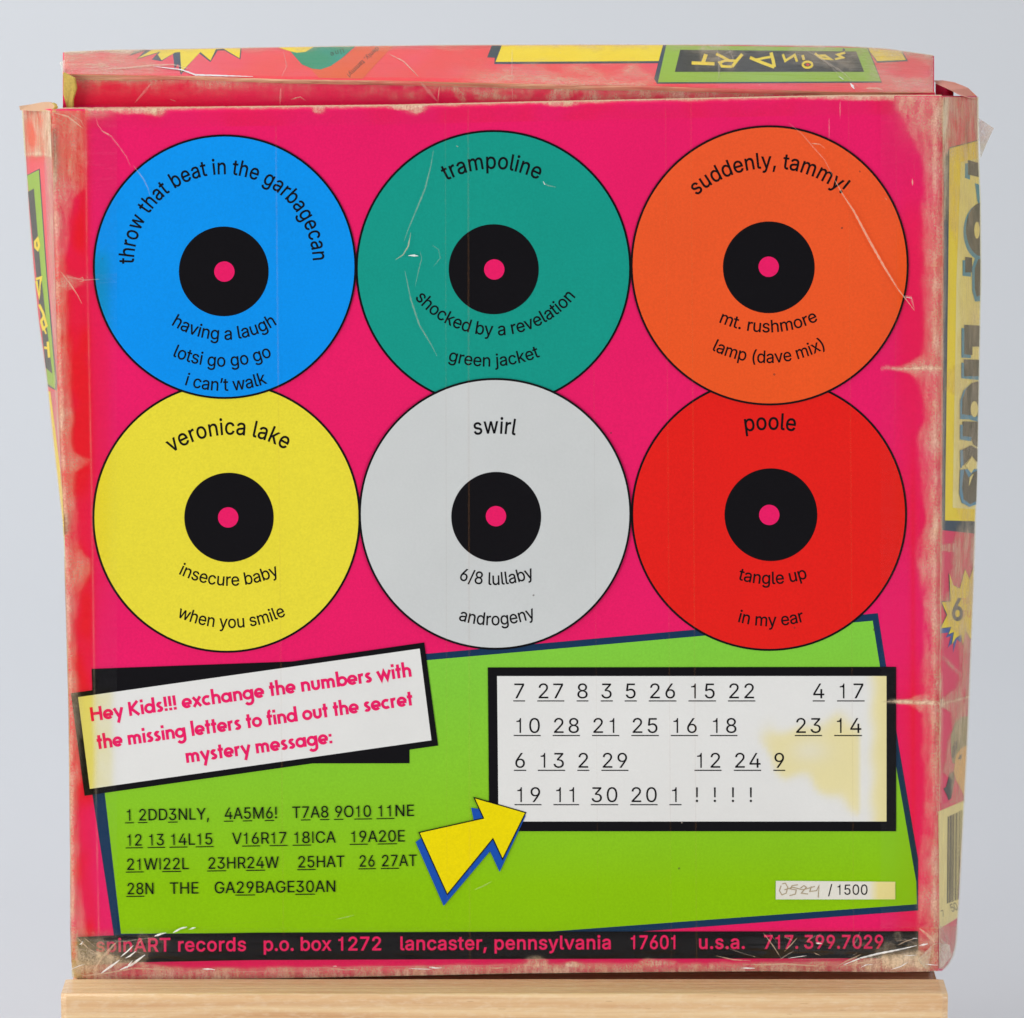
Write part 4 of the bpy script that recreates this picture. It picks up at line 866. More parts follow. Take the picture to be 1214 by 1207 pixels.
T.put('U', (1145.5, 731.5), (1, 0), 8 / CAPH, 0.7, side_r, 7, 6) if 'U' in GL else T.put('L', (1145.5, 731.5), (1, 0), 8 / CAPH, 0.7, side_r, 7, 6)
T.make(M['salmon'], bu_)
cl = clipb
fp = fill('painted_figure', cl([(1127, 892), (1127, 872), (1132, 857), (1140, 850), (1147, 849), (1147, 905), (1129, 905)]), side_r, 3, M['olive'], box, 10, "olive and peach cartoon scrap on the right side wall")
for k, (m, P) in enumerate([('peach', [(1130, 915), (1133, 895), (1140, 886), (1146, 884), (1144, 944), (1140, 938), (1133, 925)]), ('char', [(1128, 898), (1128.5, 886), (1131, 879), (1134.5, 878), (1134.5, 886), (1130, 899)]),
             ('char', [(1135, 900), (1137, 896), (1140, 894), (1139, 900)]), ('char', [(1118, 935), (1121, 933), (1125, 918), (1130, 914), (1131, 924), (1127, 946), (1124, 949), (1122, 943)])]):
    fill('painted_patch', cl(P), side_r, 4 + k * .6, M[m], fp, 10)
bc = fill('barcode_label', cl([(1112.3, 962), (1143, 949), (1143, 1088), (1113.5, 1101)]), side_r, 3, M['cream'], box, 6, "cream barcode label on the right side wall")
rnd = random.Random(4)
T = Text(); x = 1122.8
for w, g in ((1.4, .3), (.5, .4), (1.6, .3), (.9, .3), (.5, .3), (1.2, .7), (.5, .8), (1.3, .5), (.5, .9), (.4, .8), (.9, .9), (.4, .7), (.5, .8)):
    b = len(T.v); y0 = 968 - (x - 1123) * 0.45; y1 = 1071 - (x - 1123) * 0.35
    ks = 10
    for j in range(ks + 1):
        yy = y0 + (y1 - y0) * j / ks; xx = min(x - 0.03 * (yy - y0) * 0.35, interp(BR, yy) - 1.6)
        T.v += [side_r(xx, yy, 4), side_r(xx + w, yy, 4)]
    T.f += [(b + 2 * j, b + 2 * j + 1, b + 2 * j + 3) for j in range(ks)] + [(b + 2 * j, b + 2 * j + 3, b + 2 * j + 2) for j in range(ks)]
    x += w + g
T.make(M['black'], bc, 'barcode_print')
T = Text(); T.put('7', (1116.5, 1087), (.94, -.34), 7.5 / CAPH, .6, side_r, 4); T.put('5', (1127.3, 1081.5), (.94, -.34), 9.5 / CAPH, .6, side_r, 4, 4); T.put('0', (1131.5, 1080), (.94, -.34), 9.5 / CAPH, .6, side_r, 4, 4); T.make(M['char'], bc)

# ------------------------------------------------------------------ left side wall print
cL = lambda P: [(max(x, interp(BL, y) + 0.3), y) for x, y in P]
lp = fill('green_label', cL([(30, 208.5), (47, 201.5), (56, 330), (66, 452), (65.5, 461), (56.5, 455)]), side_l, 3, M['green2'], box, 5, "green framed label on the left side wall")
fill('border', cL([(29, 207.5), (47.8, 200), (57, 330), (68, 455), (67.5, 463.5), (56, 458)]), side_l, 2, M['navy'], lp, 5)
fill('dark_field', cL([(32, 227.5), (41, 223.5), (50, 330), (62.5, 443), (54.5, 436)]), side_l, 4, M['char'], lp, 5)
T = Text()
for k, (pp, w) in enumerate((([(45.5, 283), (42.3, 287), (42.6, 293), (45.5, 296), (47.3, 291), (46, 285), (45.5, 283)], 3.0), ([(43, 331), (49.6, 329), (47.2, 352), (43.7, 333)], 3.0),
              ([(47, 361), (52, 371), (56, 386), (52, 390), (49.5, 381), (53.5, 374)], 3.0), ([(53.5, 390.5), (55.5, 396)], 2), ([(57.5, 405), (59, 424)], 3.0), ([(53, 412), (58, 413)], 3.0))):
    T.stroke(cL(pp) if pp[0] != pp[-1] else pp, w, side_l, 5 + .3 * k)
T.make(M['sun'], lp)
fill('edge_stripe', cL([(56, 464), (60, 464), (72, 560), (79, 650), (75, 650)]), side_l, 3, M['sun'], box, 5, "yellow stripe below the green label")
fill('faded_patch', cL([(61, 463), (68, 465), (73, 560), (77, 640), (73, 600)]), side_l, 2, M['pale_pink'], box, 5)
fill('faded_patch', cL([(53, 190), (63, 150), (65, 300), (69, 455), (66, 455), (58, 330)]), side_l, 1, M['pale_pink'], box, 5)

# ------------------------------------------------------------------ top wall print
ct = lambda P: [(x, max(y, interp(TOPE, x) + 0.4)) for x, y in P]
b1 = fill('burst_picture', ct([(180, 50), (162.6, 70), (190.5, 61.3), (187, 65), (191.5, 72), (207.6, 62.5), (213.5, 62), (215, 86), (237.6, 62), (249.6, 72.3), (256, 58.5), (265, 58), (284, 69.5), (285, 50)]), top, 3, M['sun'], box, 8, "yellow starburst hanging over the top wall")
fill('drop_shadow', ct([(160, 50), (153.5, 66.5), (172, 60), (162, 70.8), (187, 63), (180, 71), (191.5, 73), (205, 64), (207, 82), (211, 76), (214.5, 89), (222, 79), (236, 63.5), (249.5, 74), (258, 60), (266, 60), (285, 71), (286.5, 50)]), top, 2, M['navy'], b1, 8)
w1 = fill('wave_picture', ct([(340, 50), (350, 68), (358, 77), (370, 82), (380, 83), (392, 79), (405, 70), (421, 50)]), top, 4, M['teal'], box, 8, "green and orange wave on the top wall")
fill('orange_band', ct([(367, 81), (378, 92.5), (430, 93.5), (466, 50), (424, 50), (405, 70), (392, 79)]), top, 3, M['orange'], w1, 8)
fill('yellow_spot', ct([(330, 50), (343, 61), (352, 63), (362, 62), (372, 50)]), top, 5, M['sun'], w1, 8)
T = Text(); T.run("denly, tammy!", (447, 55), (411, 89), 3.9 / XH, top, 5, 6, 1.0); T.make(M['black'], w1)
T = Text(); T.run("line", (407, 57.5), (391, 63), 4.2 / XH, top, 5, 6, 1.0); T.make(M['black'], w1)
yb1 = fill('yellow_banner', ct([(595, 48), (587.5, 74), (783, 73), (792, 48)]), top, 3, M['sun'], box, 10, "yellow banner on the top wall")
fill('border', ct([(583, 48), (577.5, 68.5), (586.5, 69), (586, 76.5), (781, 75.5), (784, 48)]), top, 2, M['navy'], yb1, 10)
yb2 = fill('yellow_banner', ct([(1028, 48), (1068, 48), (1074, 71.5), (1040, 73)]), top, 3, M['sun'], box, 10, "short yellow banner end right of the green label")
fill('border', ct([(1028, 48), (1070, 48), (1076.5, 73), (1040, 75)]), top, 2, M['navy'], yb2, 10)
gl = fill('green_label', ct([(790, 48), (780, 98), (1044.5, 97), (1028, 48)]), top, 5, M['green2'], box, 10, "green framed label upside down on the top wall")
fill('border', ct([(786, 48), (775.5, 94), (779, 99.6), (1045.5, 98.5), (1029.5, 48)]), top, 4, M['navy'], gl, 10)
fill('dark_field', ct([(806.5, 59.5), (800, 86), (1024.5, 86), (1015, 61.5)]), top, 6, M['black'], gl, 10)
T = Text()
def tl(pts, w, k=[0]):
    k[0] += 1; T.stroke(pts, w * 1.3, top, 7 + 0.25 * (k[0] % 4))
tl([(820, 75.5), (847, 76.5)], 3); tl([(833, 76), (837, 65)], 3.4)
tl([(880, 65), (874, 72), (868, 80)], 2.8); tl([(868, 80), (856, 79.5), (853, 75), (860, 72.5), (873, 73)], 2.3); tl([(864, 72.5), (856, 68), (849, 64.5)], 2.5)
tl([(889, 69), (903, 75), (918, 80.5)], 2.9); tl([(918, 80.5), (916.5, 72), (914, 63)], 3.0); tl([(897, 71.5), (906, 69.5), (915, 68)], 2.2)
tl([(928, 65), (931, 73), (942, 66), (945, 74)], 2.2)
tl([(951.5, 66), (953, 72)], 2.4); ring = [(957.3 + 5.6 * math.cos(2 * math.pi * i / 20), 77.6 + 3.6 * math.sin(2 * math.pi * i / 20)) for i in range(20)]; tl(ring + [ring[0]], 2.0)
tl([(966, 64), (974, 70), (985, 71), (978, 66.5), (971, 67)], 2.2)
tl([(990, 71), (999, 69), (993, 65.5), (1002, 63)], 2.0)
T.make(M['sun'], gl)
fill('red_dot', ell(957.5, 77.6, 2.2, 1.6, 16), top, 9, M['red'], gl, 8)

# ------------------------------------------------------------------ torn and bent card at the corners
def sheet(name, P, mat, parent=box, th=0.0006, label=None):
    """a small loose piece: polygon corners given as (px, py, depth), with real thickness"""
    V = [unproject(*p) for p in P]; n = len(V)
    nrm = (V[1] - V[0]).cross(V[2] - V[0]).normalized() * th
    vs = V + [v + nrm for v in V]
    return obj(name, vs, [tuple(range(n))[::-1], tuple(range(n, 2 * n))] + [(i, (i + 1) % n, n + (i + 1) % n, n + i) for i in range(n)], mat, parent, smooth=False, label=label)
sheet('corner_flap', [(1109.5, 97, .030), (1120, 96.6, .034), (1134, 99, .040), (1148, 104.5, .044), (1158.5, 114.5, .0445), (1159, 119, .0440), (1138, 113, .012), (1126, 106.8, .016), (1113, 101, .025)], M['flap_card'], label="bent peach coloured flap at the top right corner")
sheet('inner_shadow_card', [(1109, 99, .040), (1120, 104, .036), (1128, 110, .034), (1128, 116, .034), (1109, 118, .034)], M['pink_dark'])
sheet('torn_corner', [(75, 86, .0055), (88, 93, .0045), (90, 105, .0045), (86, 118, .0045), (86, 130, .0045), (80, 130, .006), (75, 112, .0065)], M['tan'], label="torn tan corner of the tray at the upper left")
sheet('loose_tape', [(1160, 140, .030), (1178, 152, .022), (1170, 168, .024), (1162.5, 187, .030)], M['flap'], th=0.00008, label="loose end of yellowed tape at the upper right edge")
sheet('loose_tape', [(70.5, 74, .020), (76, 71, .012), (76, 98, .006), (73, 84, .014)], M['flap'], th=0.00008)
sheet('torn_corner', [(26, 126, .042), (40, 124, .03), (52, 121.5, .02), (60, 121, .01), (68, 123.5, .004), (66, 133, -.0006), (45, 132, .022), (27, 131, .042)], M['kraft'], label="frayed card and tape at the upper left corner")
sheet('torn_corner', [(50, 126, .016), (54, 122.5, .014), (58, 126, .010), (63, 121.5, .004), (66, 126, .001), (62, 130, .001)], M['tan'])

# ------------------------------------------------------------------ old tape over the edges
def vnoise(x, y, sx, sy, seed):
    rs = np.random.RandomState(seed); G = rs.rand(257, 257)
    fx, fy = (x / sx) % 256, (y / sy) % 256
    ix, iy = fx.astype(int), fy.astype(int); tx, ty = fx - ix, fy - iy
    tx, ty = tx * tx * (3 - 2 * tx), ty * ty * (3 - 2 * ty)
    return (G[iy, ix] * (1 - tx) + G[iy, ix + 1] * tx) * (1 - ty) + (G[iy + 1, ix] * (1 - tx) + G[iy + 1, ix + 1] * tx) * ty
def fbm(x, y, s, seed, st=1.0):
    return (vnoise(x, y, s, s * st, seed) * .5 + vnoise(x, y, s / 2, s * st / 2, seed + 1) * .3 + vnoise(x, y, s / 4, s * st / 4, seed + 2) * .2)
def sig(v): return 1 / (1 + np.exp(-np.clip(v, -30, 30)))
def tab(T, v): return np.interp(v, [p[0] for p in T], [p[1] for p in T])

def film(name, surf, X, Y, lv, fields, label=None, keep=None):
    nx, ny = len(X), len(Y)
    gx, gy = np.meshgrid(X, Y)
    if keep is not None: gx, gy = keep(gx, gy)
    vs = [surf(float(a), float(b), lv) for a, b in zip(gx.ravel(), gy.ravel())]
    fs = [(j * nx + i, (j + 1) * nx + i, (j + 1) * nx + i + 1, j * nx + i + 1) for j in range(ny - 1) for i in range(nx - 1)]
    o = obj(name, vs, fs, M['film'], box, label=label)
    for k, v in zip(('haze', 'tint', 'crumple'), fields(gx, gy)):
        a = o.data.attributes.new(k, 'FLOAT', 'POINT')
        a.data.foreach_set('value', np.clip(v, 0, 1).astype(np.float32).ravel())
    return o
def blob(x, y, cx, cy, rx, ry, ang=0, soft=0.25, seed=0, rag=0.35):
    a = R(ang); dx, dy = x - cx, y - cy
    u = (dx * math.cos(a) + dy * math.sin(a)) / rx; v = (-dx * math.sin(a) + dy * math.cos(a)) / ry
    d = np.sqrt(u * u + v * v) + (fbm(x, y, max(4, min(rx, ry)), 50 + seed) - .5) * rag * 2
    return sig((1 - d) / soft * 2)

# left front edge
LB = [(125, 102), (170, 101), (222, 100), (236, 86), (262, 80), (300, 77), (325, 80), (332, 103), (338, 100), (345, 83), (400, 81), (460, 82), (535, 88), (545, 104), (552, 101), (560, 90), (600, 90), (650, 94), (664, 108), (676, 108), (700, 98), (735, 90), (800, 93), (850, 94), (905, 93), (950, 92), (1050, 95), (1090, 99), (1112, 104), (1150, 112), (1170, 120)]
def f_left(x, y):
    w = (fbm(x, y, 16, 3, 2.2) - .5) * 10
    xb = tab(LB, y) + w
    e = interp_arr(FL, y)
    h = sig((xb - x) / 1.4) * (0.25 + 0.36 * fbm(x, y, 14, 9, 3)) * (0.6 + 0.4 * sig((xb - x - 9) / 3))
    h += 0.35 * np.exp(-((x - e - 1.5) / 2.2) ** 2)
    h += 0.14 * np.exp(-((x - tab([(130, 101.5), (300, 103), (600, 109), (900, 113), (1100, 117)], y)) / 1.0) ** 2) * (y > 150)
    h += 0.15 * blob(x, y, 96, 1138, 14, 22, 20, seed=4)
    t = sig((tab([(130, 101), (600, 108), (1100, 112)], y) - x) / 2) * (0.30 + 0.80 * sig((fbm(x, y, 60, 14, 1.5) - .48) * 18))
    t += 0.45 * sig((128 - x) / 3) * sig((y - 300) / 4) * sig((700 - y) / 30) * 0.7
    t += 0.40 * sig((133 - x) / 1.5) * sig((y - 818) / 3) * sig((936 - y) / 3) * (0.5 + 0.7 * fbm(x, y, 20, 8))
    
    t += 0.9 * blob(x, y, 100, 1138, 18, 20, seed=7)
    c = 0.12 + 0.8 * sig((y - 1112) / 3) + 0.25 * sig((230 - y) / 8) + 0.3 * np.exp(-((y - 333) / 9) ** 2)
    return h, t, c
def interp_arr(T, v): return np.interp(v, [p[0] for p in T], [p[1] for p in T])
def fit_left(gx, gy):
    e = interp_arr(FL, gy); u = (gx - 62) / (140 - 62)
    return e - 1.2 + (140 - e) * u, gy
film('tape_strip', face, np.arange(62, 140.5, 1.0), np.arange(131, 1160, 1.25), 22, f_left, "yellowed tape down the left edge of the front", fit_left)

# right front edge
RB = [(112, 1058), (130, 1062), (150, 1078), (175, 1086), (190, 1092), (230, 1096), (300, 1094), (420, 1095), (430, 1080), (437, 1050), (443, 1078), (450, 1086), (470, 1092), (500, 1097), (518, 1089), (560, 1095), (620, 1098), (652, 1089), (665, 1087), (690, 1092), (760, 1095), (822, 1095), (829, 1075), (832, 1050), (836, 1078), (846, 1094), (950, 1097), (1000, 1094), (1040, 1092), (1075, 1086), (1100, 1090), (1150, 1078)]
def f_right(x, y):
    w = (fbm(x, y, 14, 23, 2.2) - .5) * 9
    xb = tab(RB, y) + w
    h = sig((x - xb) / 1.5) * (0.20 + 0.40 * fbm(x, y, 13, 29, 3.5)) * (0.55 + 0.45 * sig((x - xb - 8) / 3))
    h += 0.20 * np.exp(-((x - 1108) / 3.0) ** 2) + 0.3 * sig((150 - y) / 10) * sig((x - 1070) / 6)
    h += 0.55 * np.exp(-((y - 437 - (fbm(x, y, 9, 33) - .5) * 6) / 2.2) ** 2) * sig((x - 1047) / 5) + 0.6 * np.exp(-((y - 832.5 - (x - 1080) * .02 - (fbm(x, y, 9, 34) - .5) * 4) / 1.8) ** 2) * sig((x - 1056) / 4)
    t = 0.55 * np.exp(-((x - 1082.5) / 3) ** 2) * sig((y - 560) / 40) * sig((1000 - y) / 60) + 0.30 * sig((x - 1064) / 3) * sig((fbm(x, y, 90, 41, 2) - .42) * 14)
    t += 0.4 * blob(x, y, 1095, 1140, 40, 16, seed=3)
    c = 0.10 + 0.8 * sig((y - 1100) / 8) + 0.2 * sig((200 - y) / 8)
    return h, t, c
def fit_right(gx, gy):
    e = interp_arr(FR, gy); u = (gx - 1044) / (1118 - 1044)
    return 1044 + (e + 1.6 - 1044) * u, gy
film('tape_strip', face, np.arange(1044, 1118.5, 1.0), np.arange(114.5, 1102, 1.25), 22, f_right, "hazed tape down the right edge of the front", fit_right)

# bottom edge with its crumpled corners
def f_bot(x, y):
    yb_ = interp_arr(FB, x)
    w = (fbm(x, y, 26, 61, .5) - .5) * 7
    lipy = np.interp(x, [84, 160, 200, 300, 620, 900, 1000, 1088], [1120, 1140, 1147, 1148, 1143.5, 1142, 1139, 1128])
    h = sig((y - lipy - w * .5) / 0.9) * (0.30 + 0.45 * fbm(x, y, 22, 66, .4))
    for cx, cy, rx, ry, s in ((636, 1141, 12, 6, 1), (770, 1141, 10, 4, 2), (787, 1141.5, 14, 3, 3), (680, 1143, 9, 3, 4)):
        h += 0.6 * blob(x, y, cx, cy, rx, ry, seed=s, soft=.3)
    h += (0.24 * blob(x, y, 1075, 1128, 42, 14, -8, seed=8, rag=1.2) + 0.30 * blob(x, y, 1070, 1142, 60, 7, -4, seed=9, rag=.9)) * (.5 + fbm(x + y * 2, y - x * .3, 12, 131, .4)) + 0.30 * blob(x, y, 104, 1134, 24, 20, 10, seed=10, rag=.9)
    h += 0.14 * blob(x, y, 150, 1128, 40, 14, -15, seed=11, rag=1.2)
    hr, tr_, _c = f_right(x, np.minimum(y, 1101)); k_ = sig((1124 - y) / 4) * sig((x - 1050) / 3)
    h += hr * k_
    t = tr_ * k_ + 0.9 * blob(x, y, 102, 1136, 22, 22, seed=12) + 0.6 * blob(x, y, 1080, 1134, 44, 16, seed=13) + 0.1
    c = (0.25 + 0.75 * sig((190 - x) / 18) + 0.75 * sig((x - 905) / 14)) * sig((y - 1109) / 2.5)
    return h, t, c
def fit_bot(gx, gy):
    x = 85 + (gx - 85); e = interp_arr(FB, x); u = (gy - 1100) / 60
    return x, 1100 + (e + 0.6 - 1100) * u
film('tape_strip', face, np.arange(85, 1113.5, 1.25), np.arange(1100, 1160.5, 1.0), 26, f_bot, "wrinkled tape along the bottom edge", fit_bot)

# top edge of the front
def f_topedge(x, y):
    yt = interp_arr(FT, x); d = y - yt
    w = fbm(x, y, 20, 71, .5)
    h = 0.9 * sig((1.5 - d + (w - .5) * 3) / .6) * (0.5 + .5 * w) + 0.45 * sig((9 - d) / 2) * sig((130 - x) / 5)
    for cx, cy, rx, ry, s in ((378, 129, 8, 5, 1), (492, 128, 13, 6, 2), (478, 127, 16, 3, 5), (160, 131, 24, 4, 3), (185, 132, 12, 5, 4), (665, 123, 18, 3, 6), (1040, 116, 60, 3, 7)):
        h += 0.6 * blob(x, y, cx, cy, rx, ry, seed=20 + s)
    t = 0.22 * sig((fbm(x, y, 50, 77) - .5) * 12)
    return h, t, 0.12 + 0 * x
def fit_top(gx, gy):
    e = interp_arr(FT, gx); return gx, e - 0.4 + (gy - 110)
film('tape_strip', face, np.arange(101, 1060, 1.25), np.arange(110, 134, 1.0), 18, f_topedge, "thin worn tape along the top edge", fit_top)

# right side wall: hazed except for a few stuck-down patches
CLEAR = [(113, 0), (255, 0), (275, .3), (300, .42), (430, .42), (445, .05), (462, .05), (470, .40), (610, .42), (617, .55), (630, .42), (644, .30), (646, 0), (652, 0), (655, .30), (700, .28), (712, .1), (720, .2), (745, .3), (750, .50), (785, .62), (800, .62), (815, .5), (826, .1), (830, 0), (838, 0), (845, .40), (865, .40), (885, .25), (915, .15), (925, .45), (948, .45), (956, .1), (1100, 0), (1160, 0)]
def f_sr(x, y):
    xf, xb = interp_arr(FR, y), interp_arr(BR, y); tt = (x - xf) / np.maximum(4, xb - xf)
    w = (fbm(x, y, 12, 83, 2) - .5) * .22
    cb = tab(CLEAR, y)
    clear = sig((cb + w - tt) / .03) * (cb > 0.01) * sig((tt - .03) / .015)
    h = (1 - clear) * (0.13 + 0.30 * fbm(x, y, 18, 88, 3)) * (1 + 1.3 * sig((185 - y + 30 * (fbm(x, y, 20, 140) - .5)) / 10) + .9 * sig((y - 632) / 5))
    h += 0.35 * np.exp(-((tt - .03) / .07) ** 2)
    clear2 = blob(x, y, 1124, 793, 10, 24, -12, seed=6, rag=.3)
    h = h * (1 - .7 * clear2)
    h += 0.45 * np.exp(-((y - (834 - (x - 1118) * .28)) / 1.3) ** 2) * (tt > 0)
    h += 0.5 * np.exp(-(((y - 780 - (x - 1117) * 1.0)) / 3.5) ** 2) * sig((x - 1117) / 2) * sig((1136 - x) / 1.5)
    t = (1 - clear) * 0.40 * sig((500 - y) / 120) + .15
    h = np.where((y > 952) & (y < 1098) & (tt > .02), np.minimum(h, .22), h)
    return h, t, 0.15 + 0.7 * sig((y - 1100) / 8) + 0 * x
def fit_sr(gx, gy):
    a, b = interp_arr(FR, gy), interp_arr(BR, gy); return a + (b - a) * gx, gy
film('tape_strip', side_r, np.linspace(-0.02, 1, 46), np.arange(115, 1150, 1.25), 18, f_sr, "milky tape over the right side wall", fit_sr)
def f_slw(x, y):
    xf, xb = interp_arr(FL, y), interp_arr(BL, y); tt = np.clip((x - xf) / np.minimum(-1, xb - xf), 0, 1)
    h = 0.55 * sig((183 - y + (fbm(x, y, 10, 91) - .5) * 10) / 1.5) * (1 - .75 * blob(x, y, 38, 158, 7, 17, -14, seed=2, rag=.1))
    h += 0.40 * sig((.22 - tt) / .04) + .08 + 0.5 * np.exp(-((y - 183) / 2.5) ** 2) + 0.3 * sig((y - 470) / 20)
    t = 0.6 * sig((185 - y) / 4) + .1
    return h * (0.7 + .6 * fbm(x, y, 8, 95, 3)), t, 0.15 + 0 * x
film('tape_strip', side_l, np.linspace(0, 1, 36), np.arange(131, 1150, 1.25), 18, f_slw, "tape over the left side wall", lambda gx, gy: (interp_arr(FL, gy) + (interp_arr(BL, gy) - interp_arr(FL, gy)) * gx, gy))
def f_tp(x, y):
    yr, yt = interp_arr(RIDGE, x), interp_arr(TOPE, x); tt = (yr - y) / (yr - yt)
    w = fbm(x, y, 30, 101, .4)
    h = 0.55 * sig((170 - x + (w - .5) * 60) / 14) * (0.4 + .9 * w) + 0.45 * sig((tt - .90 + (w - .5) * .35) / .04) * (.5 + .5 * w)
    h += 0.5 * sig((.33 - tt + (w - .5) * .6) / .07) * sig((x - 560) / 10) * sig((775 - x) / 5)
    h += 0.42 * sig((x - 1035) / 8) * (1 - .9 * blob(x, y, 1082, 82, 26, 11, seed=5)) + 0.30 * blob(x, y, 985, 68, 50, 14, 12, seed=6, rag=.9) + 0.30 * blob(x, y, 850, 64, 22, 14, seed=7, rag=.9)
    t = 0.08 + 0.3 * sig((fbm(x, y, 70, 105, .5) - .5) * 14)
    return h, t, 0.25 + 0.45 * sig((x - 830) / 20) + 0.4 * sig((230 - x) / 20)
film('tape_strip', top, np.arange(76, 1107, 1.25), np.linspace(0, 1, 40), 16, f_tp, "wrinkled tape over the top wall", lambda gx, gy: (gx, interp_arr(RIDGE, gx) + (interp_arr(TOPE, gx) - interp_arr(RIDGE, gx)) * gy))
def f_tr(x, y):
    yr = interp_arr(RIDGE, x); d = y - yr; w = fbm(x, y, 26, 111, .5)
    h = 0.45 * sig((12 - d + (w - .5) * 22) / 2) * sig((x - 470) / 20) * (.4 + .8 * w) + 0.4 * sig((9 - d + (w - .5) * 10) / 2) * sig((330 - x) / 20)
    h += 0.18 * sig((22 - d) / 2) * (w - .1) + 0.5 * blob(x, y, 545, 112, 10, 5, 50, seed=4) + 0.45 * blob(x, y, 665, 112, 16, 9, seed=5, rag=.8)
    t = 0.35 * sig((240 - x) / 30) + 0.1
    return h, t, 0.3 + 0 * x
film('tape_strip', tray, np.arange(88, 1108, 1.25), np.linspace(4, 36, 30), 6, f_tr, "tape over the tray face above the front panel", lambda gx, gy: (gx, interp_arr(RIDGE, gx) + gy))

# ------------------------------------------------------------------ creases and seams in the tape, with painted white glints
def ribbon(name, pts, w, surf, lv, mat, peak=0.10, taper=True, label=None):
    P = []
    for i in range(len(pts) - 1):
        a, b = pts[i], pts[i + 1]; k = max(1, int(math.hypot(b[0] - a[0], b[1] - a[1]) / 4))
        for j in range(k): P.append((a[0] + (b[0] - a[0]) * j / k, a[1] + (b[1] - a[1]) * j / k))
    P.append(pts[-1]); n = len(P); V = []
    for i, p in enumerate(P):
        a, c = P[max(0, i - 1)], P[min(n - 1, i + 1)]; d = Vector((c[0] - a[0], c[1] - a[1])).normalized()
        q = i / max(1, n - 1); ww = w * ((0.25 + 0.75 * math.sin(q * math.pi)) if taper else 1) * (0.8 + 0.4 * math.sin(i * 1.7) ** 2) / 2
        V += [surf(p[0] - d.y * ww, p[1] + d.x * ww, lv), surf(p[0], p[1], lv + peak * MM / LV), surf(p[0] + d.y * ww, p[1] - d.x * ww, lv)]
    F = []
    for i in range(n - 1):
        a = i * 3; F += [(a, a + 3, a + 4, a + 1), (a + 1, a + 4, a + 5, a + 2)]
    return obj(name, V, F, M[mat], box, label=label)
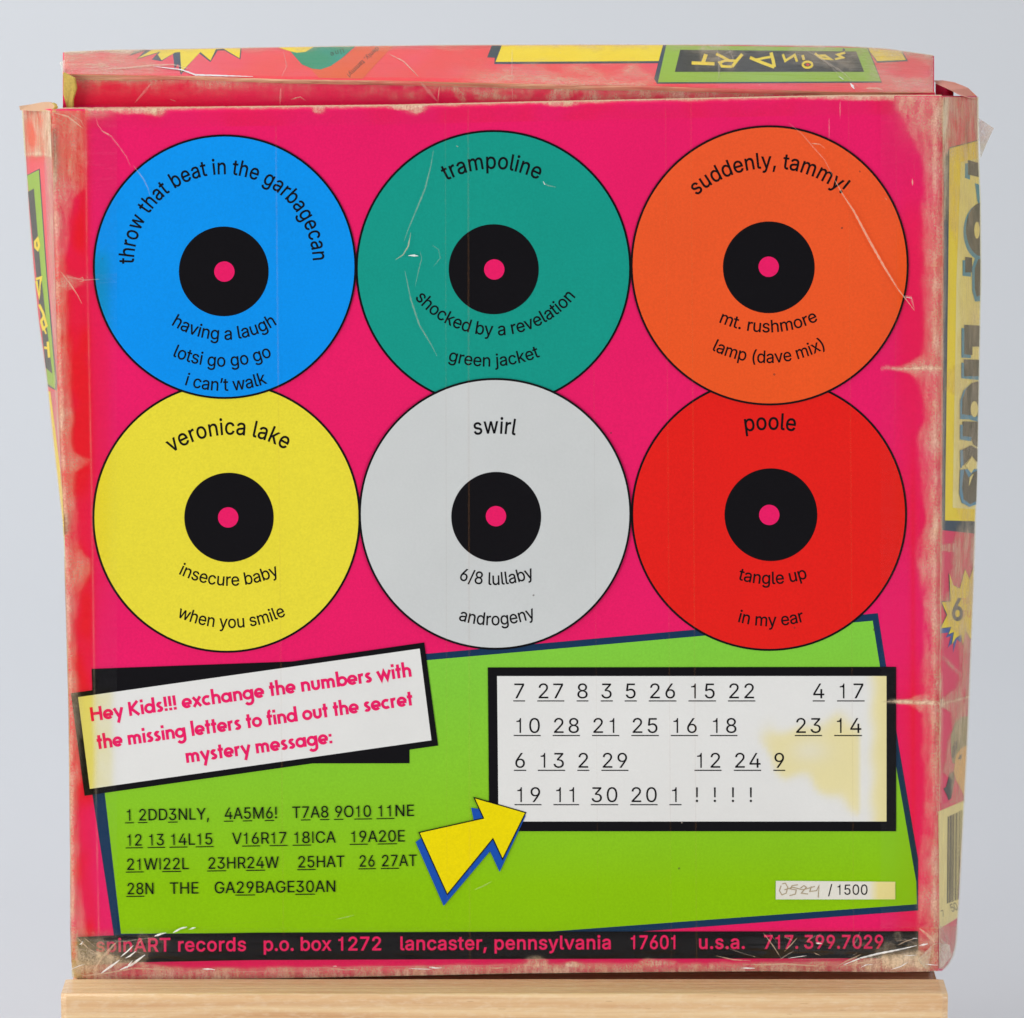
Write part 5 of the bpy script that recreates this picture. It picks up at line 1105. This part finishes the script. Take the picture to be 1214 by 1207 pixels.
for pts, w, mt in (
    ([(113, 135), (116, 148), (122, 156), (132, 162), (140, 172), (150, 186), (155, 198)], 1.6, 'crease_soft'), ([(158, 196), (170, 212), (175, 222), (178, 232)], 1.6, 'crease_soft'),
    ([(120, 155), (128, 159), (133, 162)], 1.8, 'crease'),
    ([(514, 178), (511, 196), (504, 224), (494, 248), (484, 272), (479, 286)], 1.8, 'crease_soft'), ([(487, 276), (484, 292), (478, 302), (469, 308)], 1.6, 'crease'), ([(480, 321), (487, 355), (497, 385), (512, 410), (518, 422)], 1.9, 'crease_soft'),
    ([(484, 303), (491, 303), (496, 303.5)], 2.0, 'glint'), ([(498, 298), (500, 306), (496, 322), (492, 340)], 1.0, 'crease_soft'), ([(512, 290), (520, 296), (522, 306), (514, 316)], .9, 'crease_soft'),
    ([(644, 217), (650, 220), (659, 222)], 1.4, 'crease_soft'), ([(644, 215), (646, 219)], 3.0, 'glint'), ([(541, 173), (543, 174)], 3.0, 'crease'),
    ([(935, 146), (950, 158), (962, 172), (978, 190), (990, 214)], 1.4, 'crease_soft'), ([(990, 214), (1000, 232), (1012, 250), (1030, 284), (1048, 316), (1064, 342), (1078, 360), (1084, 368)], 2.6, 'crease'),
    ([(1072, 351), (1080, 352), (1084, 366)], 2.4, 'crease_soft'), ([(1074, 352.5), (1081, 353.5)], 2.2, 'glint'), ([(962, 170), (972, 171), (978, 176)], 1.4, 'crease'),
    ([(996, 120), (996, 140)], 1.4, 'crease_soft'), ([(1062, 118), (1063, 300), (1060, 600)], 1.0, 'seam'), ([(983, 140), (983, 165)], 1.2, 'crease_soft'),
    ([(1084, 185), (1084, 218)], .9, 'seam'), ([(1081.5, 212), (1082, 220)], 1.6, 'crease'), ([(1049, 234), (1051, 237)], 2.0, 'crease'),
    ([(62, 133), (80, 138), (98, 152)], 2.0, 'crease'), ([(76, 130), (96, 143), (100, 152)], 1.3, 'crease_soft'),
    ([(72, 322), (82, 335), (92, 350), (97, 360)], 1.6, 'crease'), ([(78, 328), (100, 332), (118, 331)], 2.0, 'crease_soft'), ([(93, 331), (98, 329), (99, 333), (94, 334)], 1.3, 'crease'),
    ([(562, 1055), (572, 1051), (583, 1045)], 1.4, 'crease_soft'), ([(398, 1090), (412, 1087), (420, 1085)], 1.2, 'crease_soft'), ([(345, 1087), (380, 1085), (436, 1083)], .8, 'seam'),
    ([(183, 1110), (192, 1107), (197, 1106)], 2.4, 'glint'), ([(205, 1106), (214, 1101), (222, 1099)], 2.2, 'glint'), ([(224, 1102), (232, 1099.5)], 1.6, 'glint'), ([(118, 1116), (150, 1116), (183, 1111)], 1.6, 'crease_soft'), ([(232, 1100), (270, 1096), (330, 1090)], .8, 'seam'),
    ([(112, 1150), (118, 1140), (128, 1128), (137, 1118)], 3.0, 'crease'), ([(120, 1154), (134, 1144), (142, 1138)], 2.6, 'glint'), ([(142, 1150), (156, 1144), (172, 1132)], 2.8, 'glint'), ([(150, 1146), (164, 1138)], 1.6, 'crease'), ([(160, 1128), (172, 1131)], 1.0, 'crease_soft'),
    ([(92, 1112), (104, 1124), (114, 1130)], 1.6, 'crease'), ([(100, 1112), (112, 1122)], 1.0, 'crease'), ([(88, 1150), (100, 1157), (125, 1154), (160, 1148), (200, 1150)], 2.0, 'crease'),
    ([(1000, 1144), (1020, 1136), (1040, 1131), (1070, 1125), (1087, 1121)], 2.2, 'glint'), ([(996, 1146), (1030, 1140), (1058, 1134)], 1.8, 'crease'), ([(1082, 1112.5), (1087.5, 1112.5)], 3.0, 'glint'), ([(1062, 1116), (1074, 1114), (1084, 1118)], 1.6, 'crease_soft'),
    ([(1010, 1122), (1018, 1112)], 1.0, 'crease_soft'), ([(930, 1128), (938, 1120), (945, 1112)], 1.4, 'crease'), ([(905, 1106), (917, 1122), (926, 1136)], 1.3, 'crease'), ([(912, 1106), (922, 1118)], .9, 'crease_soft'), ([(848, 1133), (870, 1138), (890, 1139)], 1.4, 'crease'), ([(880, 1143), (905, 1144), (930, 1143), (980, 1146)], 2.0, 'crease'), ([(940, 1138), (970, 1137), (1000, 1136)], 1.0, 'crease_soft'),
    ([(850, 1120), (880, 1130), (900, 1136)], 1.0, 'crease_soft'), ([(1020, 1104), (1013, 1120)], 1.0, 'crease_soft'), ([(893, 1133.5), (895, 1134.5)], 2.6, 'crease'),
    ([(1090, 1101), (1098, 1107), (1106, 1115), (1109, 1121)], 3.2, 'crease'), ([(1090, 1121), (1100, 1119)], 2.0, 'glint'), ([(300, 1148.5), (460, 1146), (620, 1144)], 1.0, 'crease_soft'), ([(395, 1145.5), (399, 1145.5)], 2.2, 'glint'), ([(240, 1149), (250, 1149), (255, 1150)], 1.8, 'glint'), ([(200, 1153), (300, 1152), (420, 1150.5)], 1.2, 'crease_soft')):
    ribbon('tape_crease_and_glint', pts, w, face, 30, mt)
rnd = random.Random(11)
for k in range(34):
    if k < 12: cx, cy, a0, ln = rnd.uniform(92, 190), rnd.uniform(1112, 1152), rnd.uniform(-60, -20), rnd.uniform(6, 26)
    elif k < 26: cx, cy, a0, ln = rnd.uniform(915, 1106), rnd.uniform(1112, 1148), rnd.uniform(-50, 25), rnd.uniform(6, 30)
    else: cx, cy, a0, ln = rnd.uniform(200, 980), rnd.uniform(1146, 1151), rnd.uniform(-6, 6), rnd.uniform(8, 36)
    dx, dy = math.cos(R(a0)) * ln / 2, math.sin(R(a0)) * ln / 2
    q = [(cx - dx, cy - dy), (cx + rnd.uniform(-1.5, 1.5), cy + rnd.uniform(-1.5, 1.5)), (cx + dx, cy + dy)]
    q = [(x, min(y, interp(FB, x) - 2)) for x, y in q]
    ribbon('tape_crease_and_glint', q, rnd.uniform(.7, 1.9), face, 30, rnd.choice(['glint', 'crease', 'crease_soft', 'crease_soft']))
for x0, x1, ya, yb_, mt, w in ((327, 336, 150, 1110, 'seam', 2.0), (528, 530, 130, 1100, 'seam', 1.0), (555, 557, 128, 1150, 'seam', 2.2), (789, 796, 128, 1150, 'seam', 1.2), (819, 826, 118, 1150, 'seam', 1.6), (1006, 1012, 118, 1110, 'seam', 1.2), (704, 709, 430, 1100, 'seam', .8)):
    ribbon('tape_seam', [(x0, ya), ((x0 + x1) / 2, (ya + yb_) / 2), (x1, yb_)], w, face, 30, M and mt, 0.01, False)
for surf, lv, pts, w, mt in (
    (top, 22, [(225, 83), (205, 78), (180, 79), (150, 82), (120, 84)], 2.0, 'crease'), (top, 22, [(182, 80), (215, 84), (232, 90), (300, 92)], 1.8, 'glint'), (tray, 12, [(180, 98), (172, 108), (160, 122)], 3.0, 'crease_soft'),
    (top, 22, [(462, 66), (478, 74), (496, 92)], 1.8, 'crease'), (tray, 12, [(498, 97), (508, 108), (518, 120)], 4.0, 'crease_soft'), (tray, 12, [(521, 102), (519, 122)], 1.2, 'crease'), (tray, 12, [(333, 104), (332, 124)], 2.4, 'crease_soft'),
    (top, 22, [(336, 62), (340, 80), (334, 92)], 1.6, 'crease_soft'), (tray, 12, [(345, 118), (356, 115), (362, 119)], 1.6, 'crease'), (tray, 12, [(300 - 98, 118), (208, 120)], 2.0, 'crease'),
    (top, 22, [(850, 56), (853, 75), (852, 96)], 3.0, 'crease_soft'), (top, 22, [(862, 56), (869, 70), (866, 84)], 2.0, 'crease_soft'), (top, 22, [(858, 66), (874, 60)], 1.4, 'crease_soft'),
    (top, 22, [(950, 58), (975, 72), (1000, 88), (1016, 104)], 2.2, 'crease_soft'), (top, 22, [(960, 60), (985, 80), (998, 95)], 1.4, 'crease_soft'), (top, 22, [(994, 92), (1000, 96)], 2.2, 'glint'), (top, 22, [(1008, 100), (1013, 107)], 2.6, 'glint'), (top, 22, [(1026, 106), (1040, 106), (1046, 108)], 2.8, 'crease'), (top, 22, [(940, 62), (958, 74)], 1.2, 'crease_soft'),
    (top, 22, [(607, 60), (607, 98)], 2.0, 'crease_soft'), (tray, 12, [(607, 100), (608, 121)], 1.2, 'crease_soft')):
    ribbon('tape_crease_and_glint', pts, w, surf, lv, mt)
ribbon('tape_crease_and_glint', [(1112, 1112), (1120, 1122), (1126, 1132)], 3.5, side_r, 24, 'crease')
ribbon('tape_crease_and_glint', [(1112.5, 1098), (1119, 1110), (1127, 1121)], 2.2, side_r, 24, 'crease_soft')
# worn pale line along the outer folds
ribbon('worn_edge', [(75, 128.2), (300, 126.5), (470, 124.6), (620, 121.2), (860, 116.2), (1000, 113.3), (1116, 113.2)], 1.5, face, 20, 'crease', 0.02, False)
sheet('bottom_tape_fold', [(1088, 1138, -.0012), (1104, 1122, -.0014), (1111, 1118, -.0012), (1126, 1120, .010), (1128, 1134, .012), (1118, 1146, .004), (1100, 1152, -.0008)], M['flap'], th=0.0001, label="folded milky tape at the lower right corner")
